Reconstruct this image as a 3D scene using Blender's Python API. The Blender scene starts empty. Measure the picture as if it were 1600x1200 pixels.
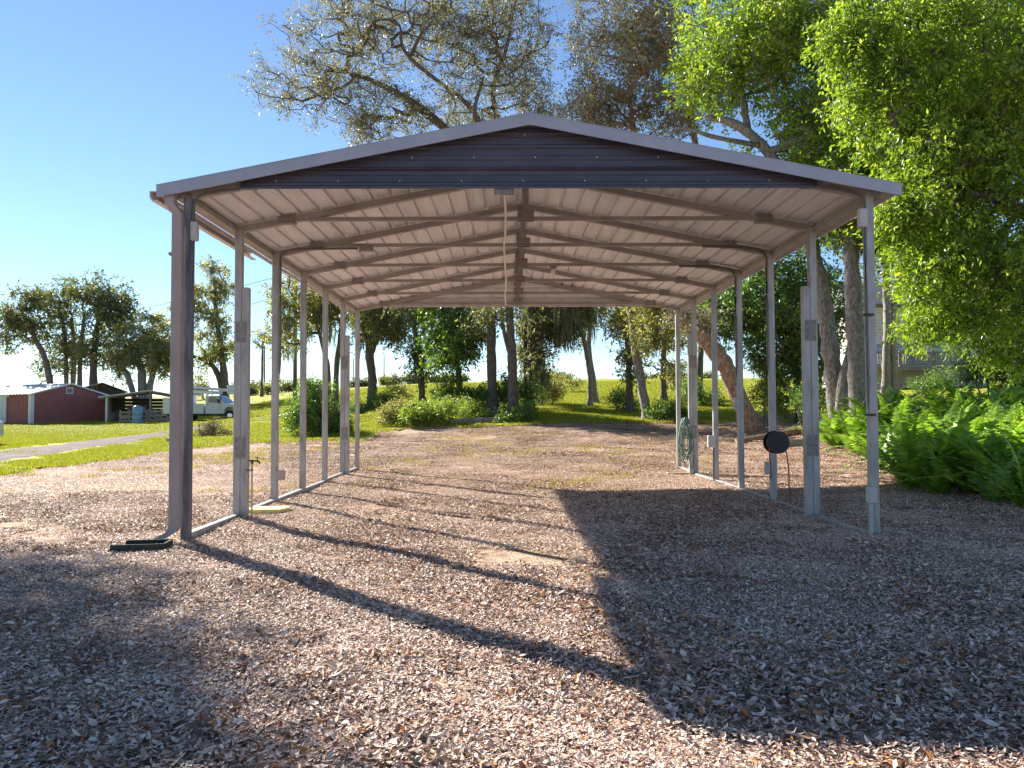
import bpy, math, random
import numpy as np

# ------------------------------------------------------------------ camera, sky, sun, exposure
scene = bpy.context.scene
CAM = np.array([-.249, -8.08, 1.306])
YAW, PIT, ROL, FPX = .0067, .0349, -.0039, 1200.0
FW = np.array([math.sin(YAW)*math.cos(PIT), math.cos(YAW)*math.cos(PIT), math.sin(PIT)])
_r = np.array([math.cos(YAW), -math.sin(YAW), 0.0]); _u = np.cross(_r, FW)
RT = _r*math.cos(ROL)+_u*math.sin(ROL); UP = -_r*math.sin(ROL)+_u*math.cos(ROL)
from mathutils import Matrix, Vector
cd = bpy.data.cameras.new('camera'); cam = bpy.data.objects.new('camera', cd)
scene.collection.objects.link(cam)
M = Matrix.Identity(4)
for i in range(3):
    M[i][0], M[i][1], M[i][2], M[i][3] = RT[i], UP[i], -FW[i], CAM[i]
cam.matrix_world = M
cd.sensor_width = 36; cd.lens = FPX/1600*36; cd.clip_start = .05; cd.clip_end = 3000
scene.camera = cam

SUN = Vector((-4.5, 4.84, 3.66)).normalized()
w = bpy.data.worlds.new('World'); scene.world = w; w.use_nodes = True
nt = w.node_tree; nt.nodes.clear()
sky = nt.nodes.new('ShaderNodeTexSky'); sky.sky_type = 'NISHITA'; sky.sun_disc = False
sky.sun_elevation = math.asin(SUN.z); sky.sun_rotation = math.atan2(SUN.x, SUN.y)
sky.air_density = .85; sky.dust_density = 0; sky.ozone_density = 3.3; sky.altitude = 0
bg = nt.nodes.new('ShaderNodeBackground'); bg.inputs['Strength'].default_value = .059
wo = nt.nodes.new('ShaderNodeOutputWorld')
nt.links.new(sky.outputs[0], bg.inputs[0]); nt.links.new(bg.outputs[0], wo.inputs[0])
sl = bpy.data.lights.new('sun', 'SUN'); sl.energy = 5.0; sl.angle = math.radians(.5); sl.color = (1, .945, .87)
so = bpy.data.objects.new('sun', sl); scene.collection.objects.link(so)
so.rotation_euler = SUN.to_track_quat('Z', 'Y').to_euler()
scene.view_settings.view_transform = 'Standard'; scene.view_settings.look = 'None'
scene.view_settings.exposure = 1.70; scene.view_settings.gamma = 1.0
scene.cycles.max_bounces = 8; scene.cycles.diffuse_bounces = 4; scene.cycles.transmission_bounces = 4
scene.cycles.transparent_max_bounces = 4; scene.cycles.glossy_bounces = 2
scene.cycles.sample_clamp_indirect = 6
try: scene.cycles.use_denoising = True
except Exception: pass

# ------------------------------------------------------------------ measuring helpers (photo pixel + distance -> place)
def ray(x, y): return FW+RT*((x-800)/FPX)-UP*((y-600)/FPX)
def at(x, y, D):
    d = ray(x, y); return CAM+d*(D/d[1])
# terrain: height over distance along a few bearings, smoothed
_DK = [0, 12, 17, 25, 33, 45, 60, 75, 110, 150, 300, 3000]
_PR = [(-1.6, [0, 0, 0, 0, 0, 0, .1, .3, 2.5, 4.4, 5, 5]),
       (-.667, [0, 0, 0, 0, 0, 0, 0, .15, 2.5, 4.4, 5, 5]),
       (-.52, [0, 0, 0, 0, 0, 0, .05, .2, 2.5, 4.4, 5, 5]),
       (-.40, [0, 0, 0, 0, .0, .05, .1, .3, 2.7, 4.6, 5, 5]),
       (-.29, [0, 0, 0, .02, .1, .4, .9, 1.6, 4.2, 5, 5.4, 5.4]),
       (-.18, [0, 0, 0, .08, .55, 1.6, 2.6, 3.5, 5.1, 5.6, 6, 6]),
       (0.0, [0, 0, 0, .1, .75, 1.7, 2.6, 3.6, 6.0, 6.3, 6.3, 6.3]),
       (.167, [0, 0, 0, .1, .8, 1.75, 2.7, 3.7, 6.1, 6.4, 6.4, 6.4]),
       (.333, [0, -.02, .0, .2, .9, 1.8, 2.7, 3.7, 6.1, 6.4, 6.4, 6.4]),
       (.42, [0, -.03, .22, .7, 1.2, 2.0, 2.9, 3.8, 6.1, 6.4, 6.4, 6.4]),
       (.52, [0, .02, .75, 1.25, 1.65, 2.4, 3.2, 4.0, 6.1, 6.4, 6.4, 6.4]),
       (.70, [0, .03, .85, 1.4, 1.8, 2.5, 3.3, 4.1, 6.1, 6.4, 6.4, 6.4]),
       (1.6, [0, .1, .8, 1.3, 1.8, 2.5, 3.3, 4.1, 6.1, 6.4, 6.4, 6.4])]
_ag = np.linspace(-1.6, 1.6, 129); _lg = np.linspace(0, math.log(3001), 321)
_T = np.array([[np.interp(math.exp(l)-1, _DK, z) for l in _lg] for _, z in _PR])
_T = np.stack([np.interp(_ag, [a for a, _ in _PR], _T[:, j]) for j in range(len(_lg))], 1)
for _ in range(3):
    p = np.pad(_T, ((2, 2), (4, 4)), mode='edge')
    _T = sum(p[2+i:2+i+129, 4:-4] for i in (-2, -1, 0, 1, 2))/5
    p = np.pad(_T, ((2, 2), (4, 4)), mode='edge')
    _T = sum(p[2:-2, 4+i:4+i+321] for i in range(-4, 5))/9
def gz(x, y):
    x = np.asarray(x, float); y = np.asarray(y, float)
    D = np.maximum(y-CAM[1], .5); a = np.clip((x-CAM[0])/D, -1.6, 1.6)
    i = (a+1.6)/3.2*128; j = np.log(D+1)/_lg[-1]*320
    i0 = np.clip(np.floor(i).astype(int), 0, 127); j0 = np.clip(np.floor(j).astype(int), 0, 319)
    fi = i-i0; fj = np.clip(j-j0, 0, 1)
    z = _T[i0, j0]*(1-fi)*(1-fj)+_T[i0+1, j0]*fi*(1-fj)+_T[i0, j0+1]*(1-fi)*fj+_T[i0+1, j0+1]*fi*fj
    z = z+.018*np.sin(x*1.3+.7)*np.sin(y*1.1)+.012*np.sin(x*2.9+y*1.7)-.012
    z = z-.05/(1+np.exp((y-.6)*3))/(1+np.exp((x+1)*2))
    return z
def gpt(x, y, dz=0.0): return np.array([x, y, float(gz(x, y))+dz])
def hit(x, y):
    d = ray(x, y); d = d/d[1]; D = 2.0
    while D < 400:
        P = CAM+d*D
        if P[2] < gz(P[0], P[1]): break
        D *= 1.004
    return P
def base(px, D):
    P = at(px, 600, D); return gpt(P[0], P[1])

# ------------------------------------------------------------------ object helpers
COL = scene.collection; ORG = {}
def thing(name, label, cat, loc, group=None):
    o = bpy.data.objects.new(name, None); COL.objects.link(o); o.location = [float(v) for v in loc]
    o.empty_display_size = .2; tag(o, label, cat, group); ORG[o.name] = np.array(loc, float); return o
def tag(o, label=None, cat=None, group=None, kind=None):
    if label: o['label'] = label
    if cat: o['category'] = cat
    if group: o['group'] = group
    if kind: o['kind'] = kind
    return o
def mesh(name, V, F, mats, smooth=False, var=None, midx=None):
    V = np.asarray(V, np.float32).reshape(-1, 3)
    me = bpy.data.meshes.new(name); me.vertices.add(len(V)); me.vertices.foreach_set('co', V.ravel())
    if isinstance(F, np.ndarray):
        k = F.shape[1]; li = F.ravel(); ls = np.arange(len(F))*k
    else:
        li = np.concatenate([np.asarray(f) for f in F]) if len(F) else np.zeros(0, int)
        n = np.array([len(f) for f in F]); ls = np.cumsum(n)-n
    me.loops.add(len(li)); me.loops.foreach_set('vertex_index', li.astype(np.int32))
    me.polygons.add(len(ls)); me.polygons.foreach_set('loop_start', ls.astype(np.int32))
    if midx is not None: me.polygons.foreach_set('material_index', np.asarray(midx, np.int32))
    if var is not None:
        at_ = me.attributes.new('var', 'FLOAT', 'POINT'); at_.data.foreach_set('value', np.asarray(var, np.float32))
    me.update(calc_edges=True)
    me.polygons.foreach_set('use_smooth', np.full(len(ls), bool(smooth)))
    for m in (mats if isinstance(mats, (list, tuple)) else [mats]): me.materials.append(m)
    return me
def obj(name, V, F, mats, parent=None, **kw):
    V = np.asarray(V, float).reshape(-1, 3)
    if parent is not None: V = V-ORG[parent.name]
    o = bpy.data.objects.new(name, mesh(name, V, F, mats, **kw)); COL.objects.link(o)
    if parent is not None:
        o.parent = parent; ORG[o.name] = ORG[parent.name]
    return o
def solo(name, V, F, mats, label, cat, group=None, **kw):
    V = np.asarray(V, float).reshape(-1, 3); c = np.array([V[:, 0].mean(), V[:, 1].mean(), V[:, 2].min()])
    o = bpy.data.objects.new(name, mesh(name, V-c, F, mats, **kw)); COL.objects.link(o); o.location = c; ORG[o.name] = c
    return tag(o, label, cat, group)
class MB:
    def __init__(s): s.V = []; s.F = []; s.m = []; s.n = 0
    def add(s, V, F, m=0):
        V = np.asarray(V, float).reshape(-1, 3); s.V.append(V)
        for f in F: s.F.append([int(i)+s.n for i in f]); s.m.append(m)
        s.n += len(V); return s
    def box(s, a, b, m=0, R=None, c=None):
        a = np.array(a, float); b = np.array(b, float)
        V = np.array([[x, y, z] for z in (a[2], b[2]) for y in (a[1], b[1]) for x in (a[0], b[0])])
        if R is not None:
            c0 = (a+b)/2 if c is None else np.array(c, float); V = (V-c0)@np.array(R).T+c0
        return s.add(V, [(0, 2, 3, 1), (4, 5, 7, 6), (0, 1, 5, 4), (2, 6, 7, 3), (0, 4, 6, 2), (1, 3, 7, 5)], m)
    def bbox(s, a, b, bev=.01, m=0):      # box with bevelled edges
        a = np.array(a, float); b = np.array(b, float); V = []
        e = np.minimum(bev, (b-a)*.45)
        for sx in (0, 1):
            for sy in (0, 1):
                for sz in (0, 1):
                    c = np.array([(a, b)[sx][0], (a, b)[sy][1], (a, b)[sz][2]])
                    d = np.array([1-2*sx, 1-2*sy, 1-2*sz])*e
                    V += [c+d*[0, 1, 1], c+d*[1, 0, 1], c+d*[1, 1, 0]]
        def I(x, y, z, k): return (x*4+y*2+z)*3+k
        F = []
        for x in (0, 1): f = [I(x, 0, 0, 0), I(x, 1, 0, 0), I(x, 1, 1, 0), I(x, 0, 1, 0)]; F.append(f if x else f[::-1])
        for y in (0, 1): f = [I(0, y, 0, 1), I(0, y, 1, 1), I(1, y, 1, 1), I(1, y, 0, 1)]; F.append(f if y else f[::-1])
        for z in (0, 1): f = [I(0, 0, z, 2), I(1, 0, z, 2), I(1, 1, z, 2), I(0, 1, z, 2)]; F.append(f if z else f[::-1])
        for x in (0, 1):
            for y in (0, 1): f = [I(x, y, 0, 0), I(x, y, 0, 1), I(x, y, 1, 1), I(x, y, 1, 0)]; F.append(f if x != y else f[::-1])
            for z in (0, 1): f = [I(x, 0, z, 0), I(x, 1, z, 0), I(x, 1, z, 2), I(x, 0, z, 2)]; F.append(f if x == z else f[::-1])
        for y in (0, 1):
            for z in (0, 1): f = [I(0, y, z, 1), I(0, y, z, 2), I(1, y, z, 2), I(1, y, z, 1)]; F.append(f if y != z else f[::-1])
        for x in (0, 1):
            for y in (0, 1):
                for z in (0, 1): F.append([I(x, y, z, 0), I(x, y, z, 1), I(x, y, z, 2)])
        return s.add(V, F, m)
    def tube(s, P, r, n=8, m=0, cap=True):
        V, F = tube(P, r, n, cap); return s.add(V, F, m)
    def prism(s, poly, y0, y1, m=0, ax='xz'):   # poly in two axes, extruded along the third
        k = len(poly); V = []
        for e in (y0, y1):
            for p in poly:
                V.append((p[0], e, p[1]) if ax == 'xz' else ((e, p[0], p[1]) if ax == 'yz' else (p[0], p[1], e)))
        F = [list(range(k)), list(range(2*k-1, k-1, -1))]+[[i, i+k, (i+1) % k+k, (i+1) % k] for i in range(k)]
        return s.add(V, F, m)
    def xf(s, R, t):
        for i in range(len(s.V)): s.V[i] = s.V[i]@np.array(R).T+np.array(t)
        return s
    def obj(s, name, mats, parent=None, **kw):
        return obj(name, np.concatenate(s.V), s.F, mats, parent, midx=s.m, **kw)
    def solo(s, name, mats, label, cat, group=None, **kw):
        return solo(name, np.concatenate(s.V), s.F, mats, label, cat, group, midx=s.m, **kw)
def tube(P, r, n=8, cap=True):
    P = np.asarray(P, float); k = len(P); r = np.broadcast_to(np.asarray(r, float), (k,))
    T = np.gradient(P, axis=0); T /= np.linalg.norm(T, axis=1)[:, None]+1e-9
    ref = np.array([0, 0, 1.]) if abs(T[:, 2]).mean() < .75 else np.array([1., 0, 0])
    A = np.cross(T, ref); A /= np.linalg.norm(A, axis=1)[:, None]+1e-9; B = np.cross(T, A)
    th = np.arange(n)*2*math.pi/n
    V = P[:, None]+r[:, None, None]*(np.cos(th)[None, :, None]*A[:, None]+np.sin(th)[None, :, None]*B[:, None])
    i = np.arange(k-1)[:, None]*n; j = np.arange(n)[None]; j2 = (j+1) % n
    F = np.stack([i+j, i+j2, i+n+j2, i+n+j], -1).reshape(-1, 4).tolist()
    if cap: F += [list(range(n))[::-1], [(k-1)*n+q for q in range(n)]]
    return V.reshape(-1, 3), F
def rz(a): c, s = math.cos(a), math.sin(a); return np.array([[c, -s, 0], [s, c, 0], [0, 0, 1.]])
def smooth_path(P, k=5):
    P = np.asarray(P, float); n = len(P); t = np.linspace(0, n-1, (n-1)*k+1); out = []
    Q = np.vstack([2*P[0]-P[1], P, 2*P[-1]-P[-2]])
    for v in t:
        i = min(int(v), n-2); f = v-i; a, b, c, d = Q[i], Q[i+1], Q[i+2], Q[i+3]
        out.append(.5*((2*b)+(c-a)*f+(2*a-5*b+4*c-d)*f*f+(3*b-a-3*c+d)*f**3))
    return np.array(out)

# ------------------------------------------------------------------ materials
def ramp(nt, cols, pos=None):
    n = nt.nodes.new('ShaderNodeValToRGB'); e = n.color_ramp.elements
    k = len(cols); pos = pos or [i/(k-1) for i in range(k)]
    while len(e) < k: e.new(.5)
    for i in range(k): e[i].position = pos[i]; e[i].color = (*cols[i], 1)
    return n
def mat(name, cols, rough=.6, scale=6., metal=0., spec=.4, bump=0., bscale=40., stretch=(1, 1, 1), detail=5, pos=None, space='Object'):
    m = bpy.data.materials.new(name); m.use_nodes = True; nt = m.node_tree; b = nt.nodes['Principled BSDF']
    tc = nt.nodes.new('ShaderNodeTexCoord'); mp = nt.nodes.new('ShaderNodeMapping'); mp.inputs['Scale'].default_value = stretch
    nt.links.new(tc.outputs[space], mp.inputs[0])
    if isinstance(cols[0], (int, float)): cols = [tuple(c*.86 for c in cols), tuple(c*1.1 for c in cols)]
    no = nt.nodes.new('ShaderNodeTexNoise'); no.inputs['Scale'].default_value = scale; no.inputs['Detail'].default_value = detail
    no.inputs['Roughness'].default_value = .62
    nt.links.new(mp.outputs[0], no.inputs['Vector'])
    k = len(cols); rp = ramp(nt, cols, pos or [.3+.4*i/(k-1) for i in range(k)])
    nt.links.new(no.outputs['Fac'], rp.inputs[0]); nt.links.new(rp.outputs[0], b.inputs['Base Color'])
    b.inputs['Roughness'].default_value = rough; b.inputs['Metallic'].default_value = metal
    b.inputs['Specular IOR Level'].default_value = spec
    if bump:
        n2 = nt.nodes.new('ShaderNodeTexNoise'); n2.inputs['Scale'].default_value = bscale; n2.inputs['Detail'].default_value = 6
        nt.links.new(mp.outputs[0], n2.inputs['Vector'])
        bp = nt.nodes.new('ShaderNodeBump'); bp.inputs['Strength'].default_value = bump; bp.inputs['Distance'].default_value = .02
        nt.links.new(n2.outputs['Fac'], bp.inputs['Height']); nt.links.new(bp.outputs[0], b.inputs['Normal'])
    return m
def leafmat(name, cols, trans=.48, rough=.45, tcol=1.5, spec=.45, pos=None, tt=(1.1, 1.15, .6)):
    m = bpy.data.materials.new(name); m.use_nodes = True; nt = m.node_tree; b = nt.nodes['Principled BSDF']
    a = nt.nodes.new('ShaderNodeAttribute'); a.attribute_name = 'var'
    rp = ramp(nt, cols, pos); nt.links.new(a.outputs['Fac'], rp.inputs[0]); nt.links.new(rp.outputs[0], b.inputs['Base Color'])
    b.inputs['Roughness'].default_value = rough; b.inputs['Specular IOR Level'].default_value = spec
    if trans:
        t = nt.nodes.new('ShaderNodeBsdfTranslucent'); mx = nt.nodes.new('ShaderNodeMixShader'); mx.inputs[0].default_value = trans
        ml = nt.nodes.new('ShaderNodeVectorMath'); ml.operation = 'MULTIPLY'; ml.inputs[1].default_value = tuple(tcol*v for v in tt)
        nt.links.new(rp.outputs[0], ml.inputs[0]); nt.links.new(ml.outputs[0], t.inputs[0])
        o = nt.nodes['Material Output']
        nt.links.new(b.outputs[0], mx.inputs[1]); nt.links.new(t.outputs[0], mx.inputs[2]); nt.links.new(mx.outputs[0], o.inputs[0])
    return m
MT = {}
MT['galv'] = mat('galvanised_steel', [(.22, .21, .20), (.33, .32, .31), (.40, .39, .38)], .45, 3, .25, .5, stretch=(3, 3, .8))
MT['rafter'] = mat('rafter_steel', [(.23, .21, .20), (.32, .30, .29)], .5, 3, .1)
MT['galv_dark'] = mat('galvanised_bracket', [(.17, .155, .15), (.25, .235, .23)], .5, 8, .1)
MT['liner'] = mat('roof_underside_primer', [(.48, .49, .535), (.60, .605, .65), (.67, .67, .72)], .42, 2.2, .0, .5, stretch=(2, .25, 2))
MT['trimw'] = mat('pale_trim_paint', [(.29, .31, .37), (.35, .37, .43)], .35, 3)
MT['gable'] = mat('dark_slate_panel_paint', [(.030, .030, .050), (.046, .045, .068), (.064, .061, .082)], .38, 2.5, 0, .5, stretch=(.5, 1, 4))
MT['beige'] = mat('beige_paint_darkened', [(.30, .245, .225), (.38, .315, .29)], .4, 4)  # beige darkened so the downspout's shade is in the colour
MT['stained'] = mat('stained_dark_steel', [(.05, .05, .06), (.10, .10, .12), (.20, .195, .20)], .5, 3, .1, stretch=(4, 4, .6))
MT['gutter'] = mat('beige_paint_lightened', [(.55, .46, .43), (.66, .57, .53)], .4, 4)  # same beige, lightened in colour to offset the shade under the gutter
MT['holes'] = mat('dark_hole', (.03, .03, .03), .7)
MT['screw'] = mat('screw_head', (.72, .72, .72), .35)
MT['pvc'] = mat('white_pvc', (.72, .68, .63), .4)
MT['emt'] = mat('dark_conduit', (.11, .105, .10), .45, metal=.2)
MT['boxgrey'] = mat('junction_box_grey', (.45, .43, .41), .5)
MT['black'] = mat('black_plastic', (.018, .018, .02), .45)
MT['splash'] = mat('dark_green_plastic', (.012, .022, .016), .5)
MT['yellow'] = mat('yellow_board_paint', [(.55, .42, .12), (.72, .58, .22)], .7, 9, bump=.2)
MT['tanwood'] = mat('tan_board', [(.45, .33, .17), (.6, .46, .26)], .8, 9, bump=.2)
MT['hose'] = mat('green_hose', [(.04, .11, .085), (.20, .31, .26)], .4, 15)
MT['redcord'] = mat('red_cord', (.33, .06, .04), .5)
MT['glass'] = mat('bulb_glass', (.75, .74, .72), .1)
MT['bark'] = mat('oak_bark', [(.055, .043, .036), (.12, .098, .082), (.19, .165, .145)], .9, 5, bump=.9, bscale=22, stretch=(3, 3, .7))
MT['bark2'] = mat('warm_mottled_bark', [(.11, .065, .04), (.27, .17, .105), (.42, .33, .25)], .9, 7, bump=.9, bscale=20, stretch=(2, 2, .8))
MT['bark3'] = mat('lichen_grey_bark', [(.10, .085, .07), (.24, .21, .18), (.42, .39, .35)], .9, 9, bump=.9, bscale=25, stretch=(2, 2, 1))
MT['moss'] = leafmat('spanish_moss', [(.12, .12, .085), (.27, .26, .19)], .3, .8, 1.2)
MT['lfdark'] = leafmat('oak_leaf_dark', [(0.057, 0.068, 0.034), (0.114, 0.133, 0.057), (0.19, 0.199, 0.085), (0.304, 0.266, 0.133)], .35)
MT['lfoak'] = leafmat('oak_leaf_greybrown', [(0.086, 0.081, 0.059), (0.16, 0.148, 0.107), (0.245, 0.224, 0.162), (0.293, 0.266, 0.091)], .4, .42, 1.4, spec=.3, tt=(1.0, 1.05, .68))
MT['lfwarm'] = leafmat('oak_leaf_olive', [(0.098, 0.105, 0.042), (0.182, 0.189, 0.07), (0.294, 0.28, 0.098), (0.42, 0.336, 0.112)], .42, .4)
MT['lfgreen'] = leafmat('laurel_leaf_bright', [(0.071, 0.113, 0.016), (0.143, 0.22, 0.023), (0.234, 0.322, 0.031), (0.377, 0.43, 0.062)], .44, .40, 1.6, .4)
MT['lfmid'] = leafmat('shrub_leaf_green', [(0.043, 0.085, 0.025), (0.085, 0.155, 0.034), (0.155, 0.248, 0.046), (0.264, 0.357, 0.062)], .4, .38)
MT['lfyel'] = leafmat('shrub_leaf_yellow_green', [(0.088, 0.138, 0.025), (0.175, 0.237, 0.037), (0.275, 0.338, 0.062), (0.375, 0.413, 0.1)], .42)
MT['lfdead'] = leafmat('dry_shrub_leaf', [(.07, .05, .04), (.15, .11, .085), (.24, .19, .15)], .2, .7)
MT['fern'] = leafmat('fern_frond', [(0.064, 0.125, 0.017), (0.128, 0.24, 0.028), (0.211, 0.345, 0.043), (0.339, 0.439, 0.066)], .38, .38, 1.5)
MT['litter'] = leafmat('fallen_leaf', [(.055, .034, .027), (.25, .162, .12), (.54, .385, .295), (.76, .59, .485), (.88, .745, .645), (.26, .065, .03), (.60, .27, .08)], .06, .6, 1.1, .25,
                       [0, .16, .38, .62, .93, .965, 1.0])
MT['grass'] = leafmat('grass_blade', [(.16, .19, .010), (.255, .275, .015), (.35, .355, .028), (.44, .39, .09)], .3, .6, 1.3, .25)
MT['straw'] = leafmat('dry_grass_blade', [(.30, .22, .08), (.42, .31, .12), (.28, .28, .06)], .3, .7, 1.2, .2)

def groundmat():
    m = bpy.data.materials.new('leafy_dirt'); m.use_nodes = True; nt = m.node_tree; b = nt.nodes['Principled BSDF']; L = nt.links.new
    tc = nt.nodes.new('ShaderNodeTexCoord')
    def noise(s, d=6):
        n = nt.nodes.new('ShaderNodeTexNoise'); n.inputs['Scale'].default_value = s; n.inputs['Detail'].default_value = d
        L(tc.outputs['Object'], n.inputs['Vector']); return n
    n1 = noise(.35, 5); n2 = noise(9, 8); n3 = noise(55, 4)
    r1 = ramp(nt, [(.29, .185, .135), (.46, .32, .24), (.47, .335, .22)], [.35, .5, .68]); L(n1.outputs[0], r1.inputs[0])
    r2 = ramp(nt, [(.35, .35, .35), (1, 1, 1), (1.35, 1.3, 1.3)], [.3, .52, .75]); L(n2.outputs[0], r2.inputs[0])
    r3 = ramp(nt, [(.4, .4, .4), (1, 1, 1), (1.5, 1.45, 1.4)], [.33, .5, .7]); L(n3.outputs[0], r3.inputs[0])
    m1 = nt.nodes.new('ShaderNodeVectorMath'); m1.operation = 'MULTIPLY'; L(r1.outputs[0], m1.inputs[0]); L(r2.outputs[0], m1.inputs[1])
    m2 = nt.nodes.new('ShaderNodeVectorMath'); m2.operation = 'MULTIPLY'; L(m1.outputs[0], m2.inputs[0]); L(r3.outputs[0], m2.inputs[1])
    L(m2.outputs[0], b.inputs['Base Color']); b.inputs['Roughness'].default_value = .95; b.inputs['Specular IOR Level'].default_value = .1
    bp = nt.nodes.new('ShaderNodeBump'); bp.inputs['Strength'].default_value = .8; bp.inputs['Distance'].default_value = .03
    L(n3.outputs[0], bp.inputs['Height']); L(bp.outputs[0], b.inputs['Normal'])
    return m
MT['ground'] = groundmat()
MT['lawn'] = mat('mown_grass', [(.13, .155, .008), (.215, .235, .011), (.29, .30, .018), (.35, .30, .045)], .9, .5, 0, .1, bump=.8, bscale=14, detail=12, pos=[.28, .45, .58, .75])
MT['drive'] = mat('dirt_track', [(.07, .048, .043), (.125, .09, .082), (.20, .145, .13)], .95, 1.6, 0, .1, bump=.6, bscale=12, detail=10)

# ------------------------------------------------------------------ ground, lawn, track
def sheet(name, A, Ds, mats, dz=0.0):
    A = np.asarray(A); Ds = np.asarray(Ds)   # A (n,), Ds (n,k) distances per bearing
    n, k = Ds.shape; X = CAM[0]+A[:, None]*Ds; Y = CAM[1]+Ds
    Z = gz(X, Y)+dz
    V = np.stack([X, Y, Z], -1).reshape(-1, 3)
    i = np.arange(n-1)[:, None]*k; j = np.arange(k-1)[None]
    F = np.stack([i+j, i+k+j, i+k+j+1, i+j+1], -1).reshape(-1, 4)
    return V, F
gx = np.unique(np.concatenate([np.linspace(-1500, -60, 19), np.linspace(-60, 60, 241), np.linspace(60, 1500, 19)]))
gy = np.unique(np.concatenate([np.linspace(-300, -12, 9), np.linspace(-12, 60, 181), np.linspace(60, 150, 61), np.linspace(150, 2400, 24)]))
X, Y = np.meshgrid(gx, gy, indexing='ij'); V = np.stack([X, Y, gz(X, Y)], -1).reshape(-1, 3)
k = len(gy); i = np.arange(len(gx)-1)[:, None]*k; j = np.arange(k-1)[None]
gF = np.stack([i+j, i+k+j, i+k+j+1, i+j+1], -1).reshape(-1, 4)
g = obj('ground', V, gF, MT['ground'], smooth=True); tag(g, kind='structure')
# near edge of the grass
LE = [(-900, 850), (-300, 790), (0, 743), (150, 722), (270, 703), (370, 693), (430, 691), (560, 690), (585, 676), (640, 670), (840, 663), (950, 661), (1060, 660), (1180, 655), (1230, 648)]
LEw = [hit(*p) for p in LE]
LEa = [(p[0]-CAM[0])/(p[1]-CAM[1]) for p in LEw]+[.40, .46, .55, .7, 1.6]
LEd = [p[1]-CAM[1] for p in LEw]+[30, 26, 25, 25, 24]
A = np.linspace(-1.3, 1.5, 561)
de = np.interp(A, LEa, LEd)*(1+.012*np.sin(A*190)+.010*np.sin(A*71+1)+.008*np.sin(A*431+2))
def lawn_edge(a): return np.interp(a, LEa, LEd)
tt = np.concatenate([[0, .0006], np.linspace(.004, 1, 70)])
Dl = de[:, None]*np.exp(tt[None]*np.log(900/de[:, None]))
V, F = sheet('lawn', A, Dl, None, .035)
V = V.reshape(len(A), -1, 3); V[:, 0, 2] -= .06; V = V.reshape(-1, 3)
tag(obj('lawn', V, F, MT['lawn'], smooth=True), kind='structure')
TR = [(-500, 795, 26), (-200, 745, 22), (0, 713, 9.5), (130, 696, 9), (270, 677, 8.5), (330, 667, 6.5), (372, 659.5, 4.5), (425, 651, 3.2)]
TRw = smooth_path([hit(x, y) for x, y, _ in TR], 12)
TRh = np.interp(np.linspace(0, 1, len(TRw)), np.linspace(0, 1, len(TR)), [1.5, 1.5, 1.4, 1.4, 1.5, 1.5, 1.5, 1.4])
T = np.gradient(TRw, axis=0); N = np.stack([-T[:, 1], T[:, 0]], 1); N /= np.linalg.norm(N, axis=1)[:, None]
S = np.linspace(-1, 1, 9); rng = np.random.default_rng(5)
XY = TRw[:, None, :2]+N[:, None]*(S[None, :, None]*TRh[:, None, None]*(1+.15*rng.standard_normal((len(TRw), 1, 1))))
Z = gz(XY[..., 0], XY[..., 1])+.075-.07*(abs(S)[None] > .99)-.02*np.exp(-((abs(S)[None]-.55)/.2)**2)
V = np.concatenate([XY, Z[..., None]], -1).reshape(-1, 3)
i = np.arange(len(TRw)-1)[:, None]*9; j = np.arange(8)[None]
tag(obj('dirt_track', V, np.stack([i+j, i+9+j, i+9+j+1, i+j+1], -1).reshape(-1, 4)[:, ::-1], MT['drive'], smooth=True), kind='structure')

# ------------------------------------------------------------------ scatter (leaf litter, grass): geometry-node instances of small patches
def leaf_patch(name, n, size, rng, lmin, lmax, matl, zj=.03, tilt=.5, vlo=0., vhi=1., hotp=.03):
    c = np.stack([rng.uniform(-size, size, n), rng.uniform(-size, size, n), rng.uniform(.003, zj, n)], 1)
    L = lmin*.6+(lmax*1.35-lmin*.6)*rng.beta(1.3, 2.2, n); W = L*rng.uniform(.24, .55, n); tg = rng.random(n) < .03; L[tg] *= rng.uniform(1.5, 4, tg.sum()); W[tg] = .004; a = rng.uniform(0, 6.283, n)
    d = np.stack([np.cos(a), np.sin(a), rng.normal(0, tilt, n)*np.where(tg, .1, 1)], 1); d /= np.linalg.norm(d, axis=1)[:, None]
    s = np.stack([-np.sin(a), np.cos(a), rng.normal(0, tilt, n)], 1); s /= np.linalg.norm(s, axis=1)[:, None]
    up = np.cross(d, s); fo = rng.uniform(-.25, .35, n)[:, None]*W[:, None]; cu = (rng.uniform(-.12, .3, n)*np.where(tg, .05, 1))[:, None]*L[:, None]
    P = lambda t, ww, h: c+d*(L*t)[:, None]+s*(W*ww)[:, None]+up*h
    V = np.stack([P(-.5, 0, cu*.8), P(-.12, .5, fo), P(-.05, 0, 0*fo), P(-.12, -.5, fo), P(.28, .36, fo*.7+cu*.2), P(.5, 0, cu), P(.28, -.36, fo*.7+cu*.2)], 1)
    V[..., 2] = np.maximum(V[..., 2], .002)
    q = np.array([[0, 2, 1, 1], [0, 3, 2, 2], [1, 2, 5, 4], [3, 6, 5, 2]])
    F = []
    b = np.arange(n)*7
    tri = np.array([[0, 2, 1], [0, 3, 2], [1, 2, 4], [2, 5, 4], [3, 6, 2], [6, 5, 2]])
    F = (b[:, None, None]+tri[None]).reshape(-1, 3)
    v = np.clip(rng.beta(1.15, 1.45, n)*(vhi-vlo)+vlo, 0, 1)*.95
    hot = rng.random(n) < hotp; v[hot] = rng.uniform(.95, 1, hot.sum())
    return bpy.data.objects.new(name, mesh(name, V.reshape(-1, 3), F, matl, var=np.repeat(v, 7)))
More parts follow.
